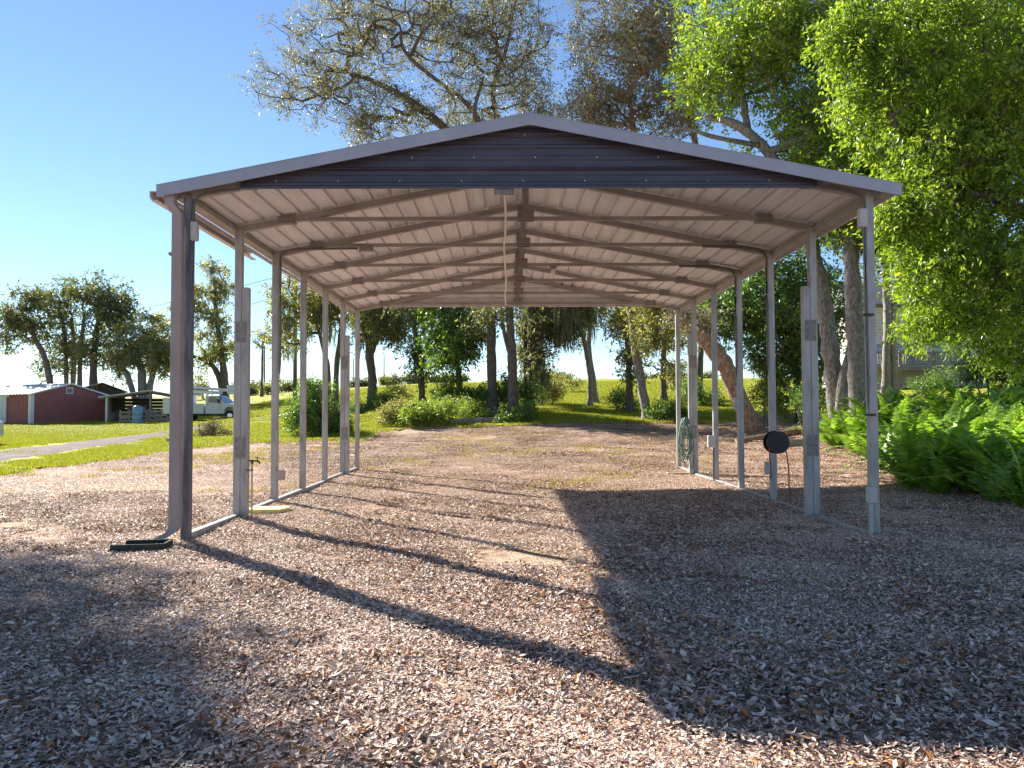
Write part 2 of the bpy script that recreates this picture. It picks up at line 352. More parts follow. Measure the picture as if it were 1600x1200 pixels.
def grass_patch(name, n, size, rng, h0, h1, matl, wd=.006, clump=0):
    c = np.stack([rng.uniform(-size, size, n), rng.uniform(-size, size, n), np.zeros(n)], 1)
    if clump: c[:, :2] = rng.normal(0, size*.4, (n, 2))
    a = rng.uniform(0, 6.283, n); H = rng.uniform(h0, h1, n); le = rng.uniform(.1, .7, n)*H
    s = np.stack([-np.sin(a), np.cos(a), 0*a], 1)*wd; d = np.stack([np.cos(a), np.sin(a), 0*a], 1)
    m = c+d*(le*.3)[:, None]+np.array([0, 0, 1])*(H*.6)[:, None]; t = c+d*le[:, None]+np.array([0, 0, 1])*H[:, None]
    V = np.stack([c-s, c+s, m+s*.8, m-s*.8, t], 1); b = np.arange(n)*5
    F = (b[:, None, None]+np.array([[0, 1, 2], [0, 2, 3], [3, 2, 4]])[None]).reshape(-1, 3)
    return bpy.data.objects.new(name, mesh(name, V.reshape(-1, 3), F, matl, var=np.repeat(rng.random(n), 5)))
def scatter(name, P, rot, sc, idx, sources, label, cat):
    col = bpy.data.collections.new(name+'_source')
    for k, o in enumerate(sources): o.name = '%s_%02d' % (name, k); col.objects.link(o)
    me = bpy.data.meshes.new(name); me.vertices.add(len(P)); me.vertices.foreach_set('co', np.asarray(P, np.float32).ravel())
    a = me.attributes.new('rot', 'FLOAT_VECTOR', 'POINT'); a.data.foreach_set('vector', np.asarray(rot, np.float32).ravel())
    a = me.attributes.new('sc', 'FLOAT_VECTOR', 'POINT'); a.data.foreach_set('vector', np.asarray(sc, np.float32).ravel())
    a = me.attributes.new('idx', 'INT', 'POINT'); a.data.foreach_set('value', np.asarray(idx, np.int32))
    o = bpy.data.objects.new(name, me); COL.objects.link(o); tag(o, label, cat, kind='stuff')
    ng = bpy.data.node_groups.new(name, 'GeometryNodeTree')
    ng.interface.new_socket('Geometry', in_out='INPUT', socket_type='NodeSocketGeometry')
    ng.interface.new_socket('Geometry', in_out='OUTPUT', socket_type='NodeSocketGeometry')
    N = ng.nodes.new; L = ng.links.new
    gi = N('NodeGroupInput'); go = N('NodeGroupOutput'); ip = N('GeometryNodeInstanceOnPoints'); ci = N('GeometryNodeCollectionInfo')
    ci.inputs['Collection'].default_value = col; ci.inputs['Separate Children'].default_value = True; ci.inputs['Reset Children'].default_value = True
    def at_(n, t):
        x = N('GeometryNodeInputNamedAttribute'); x.data_type = t; x.inputs['Name'].default_value = n; return x.outputs['Attribute']
    mp = N('GeometryNodeMeshToPoints'); L(gi.outputs[0], mp.inputs[0]); L(mp.outputs[0], ip.inputs['Points'])
    L(ci.outputs[0], ip.inputs['Instance']); ip.inputs['Pick Instance'].default_value = True
    L(at_('idx', 'INT'), ip.inputs['Instance Index'])
    er = N('FunctionNodeEulerToRotation'); L(at_('rot', 'FLOAT_VECTOR'), er.inputs[0]); L(er.outputs[0], ip.inputs['Rotation'])
    L(at_('sc', 'FLOAT_VECTOR'), ip.inputs['Scale'])
    L(ip.outputs[0], go.inputs[0])
    md = o.modifiers.new('scatter', 'NODES'); md.node_group = ng
    return o
rng = np.random.default_rng(11)
def vnoise(x, y, s, seed):
    r = np.random.default_rng(seed); o = np.zeros_like(x)
    for k in range(7):
        a = r.uniform(0, 6.28); f = s*r.uniform(.6, 2.2); o = o+np.sin((x*math.cos(a)+y*math.sin(a))*f+r.uniform(0, 6.28))
    return o/7*1.9
def polar_pts(n_per, D0, D1, a0, a1, step):
    xs = np.arange(CAM[0]+a0*D1, CAM[0]+a1*D1, step); ys = np.arange(CAM[1]+D0, CAM[1]+D1, step)
    X, Y = np.meshgrid(xs, ys); X = X.ravel()+rng.uniform(-.5, .5, X.size)*step; Y = Y.ravel()+rng.uniform(-.5, .5, Y.size)*step
    D = Y-CAM[1]; a = (X-CAM[0])/D; k = (a > a0) & (a < a1); return X[k], Y[k], D[k], a[k]
full = [leaf_patch('p', 1000, .34, rng, .016, .037, MT['litter'], .020, .3) for _ in range(5)]
pale = [leaf_patch('p', 1000, .34, rng, .016, .035, MT['litter'], .018, .26, vlo=.22) for _ in range(4)]
big = [leaf_patch('p', 700, .34, rng, .020, .050, MT['litter'], .026, .36, vhi=.8, hotp=.12) for _ in range(3)]
thin = [leaf_patch('p', 200, .40, rng, .02, .045, MT['litter'], .012, .2, vlo=.1) for _ in range(3)]
x1, y1, D1, a1 = polar_pts(1, 1.2, 21, -.95, .95, .36)
x2, y2, D2, a2 = polar_pts(1, 21, 40, -.8, .8, .55)
x = np.concatenate([x1, x2]); y = np.concatenate([y1, y2]); D = np.concatenate([D1, D2]); a = np.concatenate([a1, a2])
keep = D < lawn_edge(a)*1.02
nz = vnoise(x, y, .8, 3)
bare = (a < -.30) & (D > 12.5+vnoise(x, y, .5, 8)*1.5) & (D < 40)     # trampled pale dirt by the track
keep &= ~(bare & (rng.random(len(x)) < .62+.35*nz))
nb = vnoise(x, y, .75, 53); keep &= ~((nb > .55) & (rng.random(len(x)) < np.clip((nb-.45)*1.3, 0, .6)))
keep &= ~((D > 26) & (rng.random(len(x)) < .35))
x, y, D, a, bare, nz = (v[keep] for v in (x, y, D, a, bare, nz)); n = len(x)
u = rng.random(n)
idx = np.where(u < .52, rng.integers(0, 5, n), rng.integers(5, 9, n)); idx = np.where(u > .86, rng.integers(9, 12, n), idx)
idx = np.where((vnoise(x, y, 1.3, 17) > .35) & (rng.random(n) < .6), rng.integers(9, 12, n), idx); idx = np.where((vnoise(x, y, .9, 19) > .3) & (rng.random(n) < .7), rng.integers(5, 9, n), idx)
idx = np.where((D < 4.6) & (rng.random(n) < .35), rng.integers(9, 12, n), idx)
idx = np.where(bare, rng.integers(12, 15, n), idx)
gxn = (gz(x+.3, y)-gz(x-.3, y))/.6; gyn = (gz(x, y+.3)-gz(x, y-.3))/.6
rot = np.stack([np.zeros(n), np.zeros(n), rng.uniform(0, 6.283, n)], 1)
s = rng.uniform(.85, 1.15, n)*np.where(D > 21, 1.35, 1)
P = np.stack([x, y, gz(x, y)+.002+.012*rng.random(n)], 1)
scatter('leaf_litter', P, rot, np.stack([s, s, s], 1), idx, full+pale+big+thin, 'carpet of fallen brown and grey oak leaves over the yard', 'leaves')
# grass blades on the nearer lawn and along its edge; straw tufts on the dirt
gp = [grass_patch('p', 420, .42, rng, .03, .085, MT['grass']) for _ in range(4)]
x, y, D, a = polar_pts(1, 14, 46, -.95, .3, .55); xb, yb, Db, ab = polar_pts(1, 46, 88, -.75, .3, 1.0)
x, y, D, a = (np.concatenate(q) for q in ((x, xb), (y, yb), (D, Db), (a, ab)))
e = lawn_edge(a)*(1+.02*vnoise(x, y, 2.2, 21)); k = (D > e*.985) & ((D < 30) | (D > 46) | (rng.random(len(x)) < .6))
dtr = np.min(np.hypot(x[:, None]-TRw[None, :, 0], y[:, None]-TRw[None, :, 1]), 1); k &= (dtr > 1.75+.25*vnoise(x, y, 3, 31)) | ((dtr < .25) & (rng.random(len(x)) < .3))
x, y, D = x[k], y[k], D[k]; n = len(x); s = rng.uniform(.9, 1.3, n)*np.clip(D/26, 1, 2.4)
scatter('grass', np.stack([x, y, gz(x, y)+.03], 1), np.stack([0*x, 0*x, rng.uniform(0, 6.28, n)], 1), np.stack([s, s, np.minimum(s, 1.5)*.9], 1), rng.integers(0, 4, n), gp, 'short bright green lawn grass beyond the leaf covered yard', 'grass')
sp = [grass_patch('p', 90, .35, rng, .02, .07, MT['straw'], .005, 1) for _ in range(3)]
x, y, D, a = polar_pts(1, 13, 36, -.85, .30, .5)
ns = vnoise(x, y, .55, 41); k = (D < lawn_edge(a)) & (rng.random(len(x)) < np.clip(.12+.45*ns+.25*(D > 22), 0, .9))
x, y, D = x[k], y[k], D[k]; n = len(x); s = rng.uniform(.8, 1.5, n)
scatter('dry_grass', np.stack([x, y, gz(x, y)], 1), np.stack([0*x, 0*x, rng.uniform(0, 6.28, n)], 1), np.stack([s, s, s], 1), rng.integers(0, 3, n), sp, 'thin straw coloured grass tufts growing through the leaves', 'dry grass')

# ------------------------------------------------------------------ carport
HW, BAY, NB, SL, ZR = 3.60, 1.524, 7, .195, 4.36
zr = lambda x: ZR-SL*abs(x)
ANG = math.atan(SL); YL = BAY*(NB-1)
cp = thing('carport', 'open metal carport with low gabled roof standing on leaf covered yard', 'carport', (0, 0, 0))
for i in range(NB):
    y = i*BAY
    for s in (-1, 1):
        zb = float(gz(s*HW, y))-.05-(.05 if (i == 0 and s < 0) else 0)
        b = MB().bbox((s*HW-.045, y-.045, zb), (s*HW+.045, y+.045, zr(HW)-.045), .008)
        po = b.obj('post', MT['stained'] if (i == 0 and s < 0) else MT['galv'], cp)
        m = MB(); q = zr(HW)-.07
        rr = .08                                   # rafter tube along the slope
        m.prism([(s*.004, ZR-.028), (s*(HW+.045), zr(HW+.045)-.028), (s*(HW+.045), zr(HW+.045)-.028-rr), (s*.004, ZR-.028-rr)], y-.038, y+.038)
        m.obj('rafter', MT['rafter'], cp)
        if i in (1, 5):                            # shorter stiffening post beside the leg, tied by two plates
            d = (.09 if s < 0 else -.09)
            MB().bbox((s*HW+d-.045, y-.046, zb), (s*HW+d+.045, y+.043, 2.86), .008).obj('short_post', MT['galv'], cp)
            for z in (2.30, .86):
                g_ = MB().box((s*HW+min(d, 0)-.02, y-.054, z-.13), (s*HW+max(d, 0)+.02, y-.047, z+.13)).obj('tie_plate', MT['galv_dark'], cp)
                mb = MB()
                for ux in (-.02, .02):
                    for uz in (-.09, 0, .09): mb.box((s*HW+d/2+ux*2-.006, y-.057, z+uz-.006), (s*HW+d/2+ux*2+.006, y-.0545, z+uz+.006))
                tag(mb.obj('bolt', MT['holes'], g_), kind='stuff')
    MB().box((-3.02, y-.026, 3.70), (3.02, y+.024, 3.748)).obj('tie_beam', MT['rafter'], cp)
    MB().box((-.034, y-.03, 3.7485), (.034, y+.028, ZR-.11)).obj('king_post', MT['rafter'], cp)
    for gx_, gz_, gw, gh in ((-3.0, 3.722, .105, .058), (3.0, 3.722, .105, .058), (0, 3.762, .10, .062), (0, 4.20, .085, .075)):
        g_ = MB().box((gx_-gw, y-.047, gz_-gh), (gx_+gw, y+.047, gz_+gh)).obj('gusset', MT['galv_dark'], cp)
        mb = MB()
        for ux in (-.7, -.25, .25, .7):
            for uz in (-.55, .55): mb.box((gx_+gw*ux-.005, y-.050, gz_+gh*uz-.005), (gx_+gw*ux+.005, y-.0475, gz_+gh*uz+.005))
        tag(mb.obj('bolt', MT['holes'], g_), kind='stuff')
    mb = MB()
    for s in (-1, 1):
        for kx in range(16):
            xx = s*(.17+kx*.2286); zz = zr(xx)-.012
            for sy in (-.055,): mb.tube([(xx, y+sy, zz), (xx, y+sy, zz-.014)], .009, 6)
    tag(mb.obj('screw_row', MT['screw'], cp), kind='stuff')
# roof sheets: ribs run along the length
def ribbed(u0, u1, pitch=.2286, h=.034, off=.08):
    P = []; u = math.floor(u0/pitch)*pitch+off; pts = [(u0, 0)]
    while u < u1+pitch:
        for du, hh in ((-.07, 0), (-.062, .004), (-.054, 0), (-.026, 0), (-.018, h), (.018, h), (.026, 0), (.054, 0), (.062, .004), (.07, 0)):
            if u0 < u+du < u1: pts.append((u+du, hh))
        u += pitch
    pts.append((u1, 0)); return pts
for s in (-1, 1):
    ed = [.03, .945, 1.86, 2.775, 3.84]
    for k in range(4):
        pr = ribbed(ed[k], ed[k+1]+(.03 if k < 3 else 0)); lap = .0045 if k % 2 else 0
        top = [(s*u, zr(u)+h+lap) for u, h in pr]; bot = [(s*u, zr(u)+h+lap-.003) for u, h in pr]
        MB().prism(top+bot[::-1], -.185, YL+.185).obj('roof_panel', MT['liner'], cp)
    MB().prism([(s*3.62, zr(3.62)-.035), (s*3.72, zr(3.72)-.035), (s*3.72, zr(3.72)-.095), (s*3.62, zr(3.62)-.095)], -.05, YL+.05).obj('eave_rail', MT['rafter'], cp)
    MB().prism([(s*3.838, zr(3.838)-.004), (s*3.852, zr(3.852)-.004), (s*3.852, zr(3.852)-.055), (s*3.838, zr(3.838)-.055)], -.183, YL+.183).obj('eave_flashing', MT['liner'], cp)
    for y0, y1 in ((-.205, -.19), (YL+.19, YL+.205)):
        m = MB().prism([(0, ZR+.040), (s*3.86, zr(3.86)+.040), (s*3.86, zr(3.86)-.082), (0, ZR-.082)], y0, y1)
        ya, yb = (y0, y0+.09) if y0 < 0 else (y1-.09, y1)
        m.prism([(0, ZR+.048), (s*3.866, zr(3.866)+.048), (s*3.866, zr(3.866)+.041), (0, ZR+.041)], ya-.002, yb)
        m.obj('gable_trim', MT['trimw'], cp)
    rb = MB()
    p0 = s*(HW) ; 
    for i in range(NB-1):
        ya, yb = i*BAY+.047, (i+1)*BAY-.047
        zz = max(float(gz(p0, (ya+yb)/2)), float(gz(p0, ya)), float(gz(p0, yb)))+(.012 if s < 0 else -.012)
        rb.bbox((p0-.045, ya, zz-.05), (p0+.045, yb, zz+.045), .008)
    rb.obj('base_rail', MT['galv'], cp)
MB().prism([(-.16, zr(.16)+.045), (0, ZR+.047), (.16, zr(.16)+.045), (.16, zr(.16)+.041), (0, ZR+.043), (-.16, zr(.16)+.041)], -.188, YL+.188).obj('ridge_cap', MT['trimw'], cp)
# gable sheets with lengthwise ribs
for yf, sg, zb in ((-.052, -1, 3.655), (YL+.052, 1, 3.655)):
    zs = []; z = zb
    prof = [(zb, 0)]
    for zc in (3.70, 3.86, 4.10, 4.33):
        prof += [(zc-.030, 0), (zc-.016, .016), (zc+.010, .016), (zc+.024, 0)]
        for q in (.09, .14): 
            if zc < 4.2: prof += [(zc+q-.008, 0), (zc+q, .004), (zc+q+.008, 0)] if zc+q < 4.3 else []
    prof = sorted([p for p in prof if zb <= p[0] < 4.33])
    V = []; F = []; mi = []
    rows = []
    for z, h in prof:
        xw = min(3.04, max((ZR-.012-z)/SL, .02)); rows.append((z, h, xw))
    n = len(rows)
    for lay, off in ((0, 0), (1, -.004)):
        for z, h, xw in rows:
            yy = yf+sg*(h+off)
            for q in np.linspace(-1, 1, 9): V.append((xw*q, yy, z))
    for lay in (0, 1):
        for r_ in range(n-1):
            for q in range(8):
                b0 = lay*n*9+r_*9+q; f = [b0, b0+1, b0+10, b0+9]
                F.append(f if (lay == 0) == (sg < 0) else f[::-1]); mi.append(lay)
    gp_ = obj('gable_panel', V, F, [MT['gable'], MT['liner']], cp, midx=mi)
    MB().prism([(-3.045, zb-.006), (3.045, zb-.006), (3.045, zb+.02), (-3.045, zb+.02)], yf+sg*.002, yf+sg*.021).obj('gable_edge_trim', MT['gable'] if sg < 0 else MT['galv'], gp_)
    mb = MB()
    for xx in np.linspace(-2.6, 2.6, 9):
        for zz in (3.73, 3.98, 4.22):
            if zz < zr(xx)-.06: mb.tube([(xx+.07*math.sin(zz*40), yf, zz), (xx+.07*math.sin(zz*40), yf+sg*.012, zz)], .006, 6)
    tag(mb.obj('screw_heads', MT['screw'], gp_), kind='stuff')
# gutter on the left eave, downspout on the front left leg
g0 = zr(3.86)
MB().prism([(-3.858, g0-.01), (-3.945, g0-.01), (-3.945, g0-.075), (-3.92, g0-.115), (-3.858, g0-.115), (-3.858, g0-.105), (-3.915, g0-.105), (-3.935, g0-.07), (-3.935, g0-.018), (-3.865, g0-.018)], -.17, 2.95).obj('gutter', MT['gutter'], cp)
def rectduct(P, wx, wy, name, m, par):
    P = np.asarray(P, float); mb = MB(); n = len(P); V = []
    for p in P: V += [p+(-wx, -wy, 0), p+(wx, -wy, 0), p+(wx, wy, 0), p+(-wx, wy, 0)]
    F = [[k*4+j, k*4+(j+1) % 4, k*4+4+(j+1) % 4, k*4+4+j] for k in range(n-1) for j in range(4)]+[[3, 2, 1, 0], [n*4-4, n*4-3, n*4-2, n*4-1]]
    return mb.add(V, F).obj(name, m, par)
ds = rectduct([(-3.745, -.12, g0-.0), (-3.745, -.12, g0-.14), (-3.675, -.10, g0-.24), (-3.675, -.10, .13), (-3.70, -.115, .075), (-3.845, -.22, -.015)], .050, .04, 'downspout', MT['beige'], cp)
for z in (2.95, 1.02): MB().box((-3.753, -.145, z-.016), (-3.640, -.056, z+.016)).obj('strap', MT['beige'], ds)
# wiring: conduits, boxes, lamp holders
def conduit(P, r, m, name='conduit'):
    V, F = tube(smooth_path(P, 5), r, 8); return obj(name, V, F, m, cp, smooth=True)
conduit([(-3.05, -.075, 3.64), (-3.30, -.075, 3.62), (-3.46, -.075, 3.57), (-3.525, -.072, 3.47), (-3.53, -.07, 3.30)], .013, MT['emt'])
MB().bbox((-3.553, -.10, 3.10), (-3.485, -.02, 3.30), .01).obj('junction_box', MT['boxgrey'], cp)
conduit([(3.02, -.08, 3.66), (3.30, -.08, 3.63), (3.46, -.08, 3.58), (3.53, -.075, 3.48), (3.53, -.07, 3.2), (3.53, -.07, 1.5), (3.53, -.07, .45)], .014, MT['emt'])
MB().bbox((3.46, -.11, 3.22), (3.55, -.04, 3.42), .01).obj('junction_box', MT['boxgrey'], cp)
MB().bbox((3.49, -.125, .33), (3.585, -.047, .50), .01).obj('outlet_box', MT['boxgrey'], cp)
conduit([(3.53, -.085, .33), (3.53, -.085, .2), (3.53, -.085, -.02)], .02, MT['boxgrey'])
for z in (1.25, 2.3): MB().box((3.50, -.09, z-.012), (3.60, -.047, z+.012)).obj('conduit_clamp', MT['black'], cp)
for i in (2, 3):
    y = i*BAY-.07
    conduit([(2.6, y+.01, 3.685), (3.2, y, 3.665), (3.42, y, 3.63), (3.52, y, 3.52), (3.525, y, 3.3), (3.525, y, 2), (3.525, y, .9), (3.525, y, .02)], .017, MT['emt'])
MB().bbox((3.47, 3*BAY-.12, 1.32), (3.55, 3*BAY-.05, 1.52), .01).obj('junction_box', MT['boxgrey'], cp)
conduit([(-2.4, 2*BAY-.07, 3.665), (-3.2, 2*BAY-.07, 3.655), (-3.44, 2*BAY-.07, 3.63), (-3.51, 2*BAY-.07, 3.54), (-3.515, 2*BAY-.065, 3.3), (-3.515, 2*BAY-.065, 2), (-3.515, 2*BAY-.065, .5)], .017, MT['emt'])
MB().bbox((-2.38, 2*BAY-.11, 3.62), (-2.18, 2*BAY-.03, 3.698), .01).obj('junction_box', MT['galv_dark'], cp)
MB().bbox((-3.55, 2*BAY-.13, .33), (-3.43, 2*BAY-.047, .47), .01).obj('outlet_box', MT['beige'], cp)
MB().bbox((3.43, 4*BAY-.13, .62), (3.57, 4*BAY-.047, .84), .012).obj('outlet_box', MT['boxgrey'], cp)
conduit([(3.535, 4*BAY-.08, .62), (3.535, 4*BAY-.08, .3), (3.535, 4*BAY-.08, -.02)], .016, MT['emt'])
MB().bbox((3.44, 2*BAY-.13, .38), (3.53, 2*BAY-.087, .56), .01).obj('outlet_box', MT['boxgrey'], cp)
P = [(-.27, -.02, 3.675)]+[(-.27+.015*math.sin(i*2.1), i*BAY, 3.683) for i in range(1, NB)]
P2 = []
for i in range(NB-1):
    P2 += [P[i], ((P[i][0]+P[i+1][0])/2+.006, (P[i][1]+P[i+1][1])/2, 3.668)]
V, F = tube(smooth_path(P2+[P[-1]], 4), .013, 8); obj('white_conduit', V, F, MT['pvc'], cp, smooth=True)
MB().bbox((-.38, -.045, 3.60), (-.16, .03, 3.652), .008).obj('junction_box', MT['galv_dark'], cp)
for lx in (.06, .52):
    y = 4*BAY-1.524
    h = MB().bbox((lx-.055, y-.055, 3.655), (lx+.055, y+.02, 3.699), .01).obj('lamp_holder', MT['galv_dark'], cp)
    ph = np.linspace(0, math.pi, 9)
    V, F = tube([(lx, y-.02, 3.655-.02-.05*(1-math.cos(t))) for t in ph], [.016+.022*math.sin(t)**1 for t in ph], 10)
    obj('bulb', V, F, MT['glass'], h, smooth=True)
for gx_, gz_ in ((-3.62, .30),): pass

# ------------------------------------------------------------------ small things by the carport
p = hit(219, 860)
m = MB(); prof = [(-.3, 0), (.3, 0), (.3, .05), (.22, .045), (-.22, .045), (-.3, .06)]
for (xa, xb, y0, y1, z1) in ((-.32, .34, -.16, .16, .02), (-.30, .34, -.16, -.135, .075), (-.22, .34, .135, .16, .085), (.31, .34, -.134, .134, .08)): m.bbox((xa, y0, 0.0), (xb, y1, z1+.02), .008)
for q in (-.07, 0, .07): m.bbox((-.28, q-.01, .0405), (.28, q+.01, .052), .004)
m.xf(np.eye(3)*np.array([.8, .8, .7]), (0, 0, 0)).xf(rz(.12), gpt(p[0], p[1], .012)).solo('splash_block', MT['splash'], 'black plastic splash block on the leaves under the downspout elbow', 'splash block')
p = hit(419, 803)
m = MB().prism([(-.22, -.17), (.19, -.19), (.27, .02), (.24, .18), (-.2, .17)], .015, .075, ax='xy').xf(rz(.05), gpt(p[0], p[1]))
m.solo('painted_board', MT['yellow'], 'yellow painted board lying beside the second left post', 'board')
p = hit(1062, 743)
MB().bbox((-.26, -.05, .01), (.30, .05, .06), .008).xf(rz(-.03), gpt(p[0], p[1])).solo('wood_board', MT['tanwood'], 'tan board lying at the foot of the far right posts', 'board')
hx, hy = -3.415, BAY-.02
hb = thing('hose_bib', 'small garden faucet on a thin riser beside the second left post', 'faucet', gpt(hx, hy))
V, F = tube([(hx, hy, -.02), (hx, hy, .3), (hx, hy, .67)], .012, 8); obj('riser_pipe', V, F, MT['tanwood'], hb)
m = MB().tube([(hx, hy, .66), (hx, hy, .71)], .015, 8).tube([(hx-.03, hy-.02, .70), (hx+.03, hy-.02, .70), (hx+.07, hy-.02, .70), (hx+.10, hy-.02, .68), (hx+.105, hy-.02, .66)], [.010, .010, .013, .010, .011], 8)
m.obj('tap', MT['black'], hb)
MB().tube([(hx+.07, hy-.02, .71), (hx+.07, hy-.02, .735)], .005, 6).tube([(hx+.045, hy-.02, .74), (hx+.095, hy-.02, .736)], .006, 6).obj('handle', MT['black'], hb)
MB().box((hx-.06, hy-.055, .580), (hx+.025, hy-.03, .592)).obj('clamp', MT['black'], hb)
# cord reel
rc = at(1213, 691, 10.72)
rl = thing('cord_reel', 'round black cord reel hung on the third right post with red cord', 'cord reel', (rc[0], rc[1], rc[2]-.2))
for dy in (-.07, .09):
    V, F = tube([(rc[0], rc[1]+dy-.012, rc[2]), (rc[0], rc[1]+dy-.008, rc[2]), (rc[0], rc[1]+dy+.008, rc[2]), (rc[0], rc[1]+dy+.012, rc[2])], [.150, .158, .158, .150], 28); obj('flange', V, F, MT['black'], rl)
V, F = tube([(rc[0], rc[1]-.057, rc[2]), (rc[0], rc[1]+.077, rc[2])], .115, 22); obj('drum', V, F, MT['redcord'], rl)
V, F = tube([(rc[0], rc[1]+.09, rc[2]), (rc[0], rc[1]+.2, rc[2]), (3.5, 2*BAY-.05, rc[2]+.02)], .02, 8); obj('bracket', V, F, MT['black'], rl)
V, F = tube(smooth_path([(rc[0]-.12, rc[1]-.06, rc[2]+.0), (rc[0]-.125, rc[1]-.09, rc[2]-.2), (rc[0]-.10, rc[1]-.05, rc[2]-.38), (rc[0]-.06, rc[1]+.1, rc[2]-.52)], 5), .008, 6); obj('cord', V, F, MT['redcord'], rl)
V, F = tube(smooth_path([(rc[0]+.115, rc[1], rc[2]), (rc[0]+.15, rc[1]-.01, rc[2]-.25), (rc[0]+.17, rc[1], rc[2]-.5), (rc[0]+.175, rc[1]+.02, .03)], 5), .009, 6); obj('cord', V, F, MT['redcord'], rl)
# garden hose
hc = at(1071, 684, 15.65); hs = thing('garden_hose', 'coiled pale green garden hose hanging between the far right posts', 'hose', (hc[0], hc[1], hc[2]-.5))
m = MB(); r_ = np.random.default_rng(3)
for k in range(9):
    ww = r_.uniform(.06, .15); hh = r_.uniform(.30, .46); ox = r_.uniform(-.05, .07); oy = r_.uniform(-.05, .05); th = np.linspace(0, 2*math.pi, 25)
    top = hc[2]+.40
    Pt = np.stack([hc[0]+ox+ww*np.sin(th)*(1-.25*np.cos(th)), hc[1]+oy+.03*np.sin(th*2+k), top-hh+hh*np.cos(th)+.01*np.sin(3*th+k)], 1)
    m.tube(Pt, .0115, 6, cap=False)
Pt = np.stack([hc[0]+.12+.05*np.sin(th), hc[1]+0*th, hc[2]-.25+.38*np.cos(th)], 1); m.tube(Pt, .011, 6, cap=False)
m.obj('hose_coil', MT['hose'], hs, smooth=True)
MB().tube([(hc[0]-.02, hc[1]-.06, hc[2]+.385), (hc[0]-.02, hc[1]+.06, hc[2]+.385), (hc[0]+.15, hc[1]+.12, hc[2]+.39), (hc[0]+.22, hc[1]+.14, hc[2]+.39)], .012, 6).obj('hook', MT['emt'], hs)
# timbers behind the reel, log by the shrubs
p = at(1218, 690, 20.5); q = at(1275, 688, 20.5)
mt = mat('weathered_timber', [(.22, .20, .19), (.42, .40, .38)], .9, 5, bump=.4, stretch=(.6, 4, 4))
MB().bbox((p[0], p[1]-.07, gz(p[0], p[1])-.02), (q[0]+2.2, p[1]+.07, p[2]+.07), .015).solo('landscape_timber', mt, 'pale weathered timber edging on the ground behind the cord reel', 'timber')
p = at(1150, 692, 23.5); q = at(1275, 664, 23.5)
V, F = tube(smooth_path([(p[0], p[1], gz(p[0], p[1])+.1), (p[0]+1.2, p[1]+.1, gz(p[0]+1.2, p[1])+.16), (q[0], q[1]+.2, q[2]-.10), (q[0]+1.5, q[1]+.3, q[2]-.06)], 5), np.linspace(.10, .17, 16), 9)
solo('fallen_branch', V, F, MT['bark2'], 'brown fallen branch lying behind the leaning tree base', 'branch')
p = hit(690, 665); q = hit(792, 661)
V, F = tube(smooth_path([gpt(p[0], p[1], .1), gpt((p[0]*2+q[0])/3, (p[1]*2+q[1])/3, .13), gpt((p[0]+q[0]*2)/3, (p[1]+q[1]*2)/3, .12), gpt(q[0], q[1], .13)], 6), .15+.02*np.sin(np.arange(19)*1.3), 10)
solo('log', V, F, MT['bark3'], 'grey log lying on the ground in front of the shrubs', 'log')

# ------------------------------------------------------------------ trees, shrubs
def rand_ell(rng, c, r, n, shell=.45):
    v = rng.standard_normal((n, 3)); v /= np.linalg.norm(v, axis=1)[:, None]
    return np.array(c)+v*np.array(r)*(rng.random(n)**shell)[:, None]
def leaves(rng, c0, e0, n, jit, L0, L1, asp=.42, droop=.25):
    """leaves set along twigs that run from c0 to e0"""
    k = len(c0); N = k*n; t = rng.uniform(.25, 1.12, N)[:, None]
    tw = np.repeat(e0-c0, n, 0); off = rng.standard_normal((N, 3))*jit
    c = np.repeat(c0, n, 0)+tw*t+off; tn = tw/(np.linalg.norm(tw, axis=1)[:, None]+1e-6)
    d = rng.standard_normal((N, 3))*.75+tn*.7; d[:, 2] -= droop; d /= np.linalg.norm(d, axis=1)[:, None]
    q = rng.standard_normal((N, 3))*.8; q[:, 2] += .8
    s = np.cross(d, q); s /= np.linalg.norm(s, axis=1)[:, None]+1e-6; nn = np.cross(s, d)
    L = rng.uniform(L0, L1, N)[:, None]; W = L*asp*.5*rng.uniform(.8, 1.2, (N, 1))
    V = np.stack([c, c+d*L*.45+s*W+nn*L*.07, c+d*L, c+d*L*.45-s*W+nn*L*.07], 1).reshape(-1, 3)
    F = np.arange(N*4).reshape(-1, 4)
    var = np.clip(np.repeat(rng.normal(.45, .16, k), n)+rng.normal(0, .2, N), 0, 1)
    return V, F, np.repeat(var, 4)
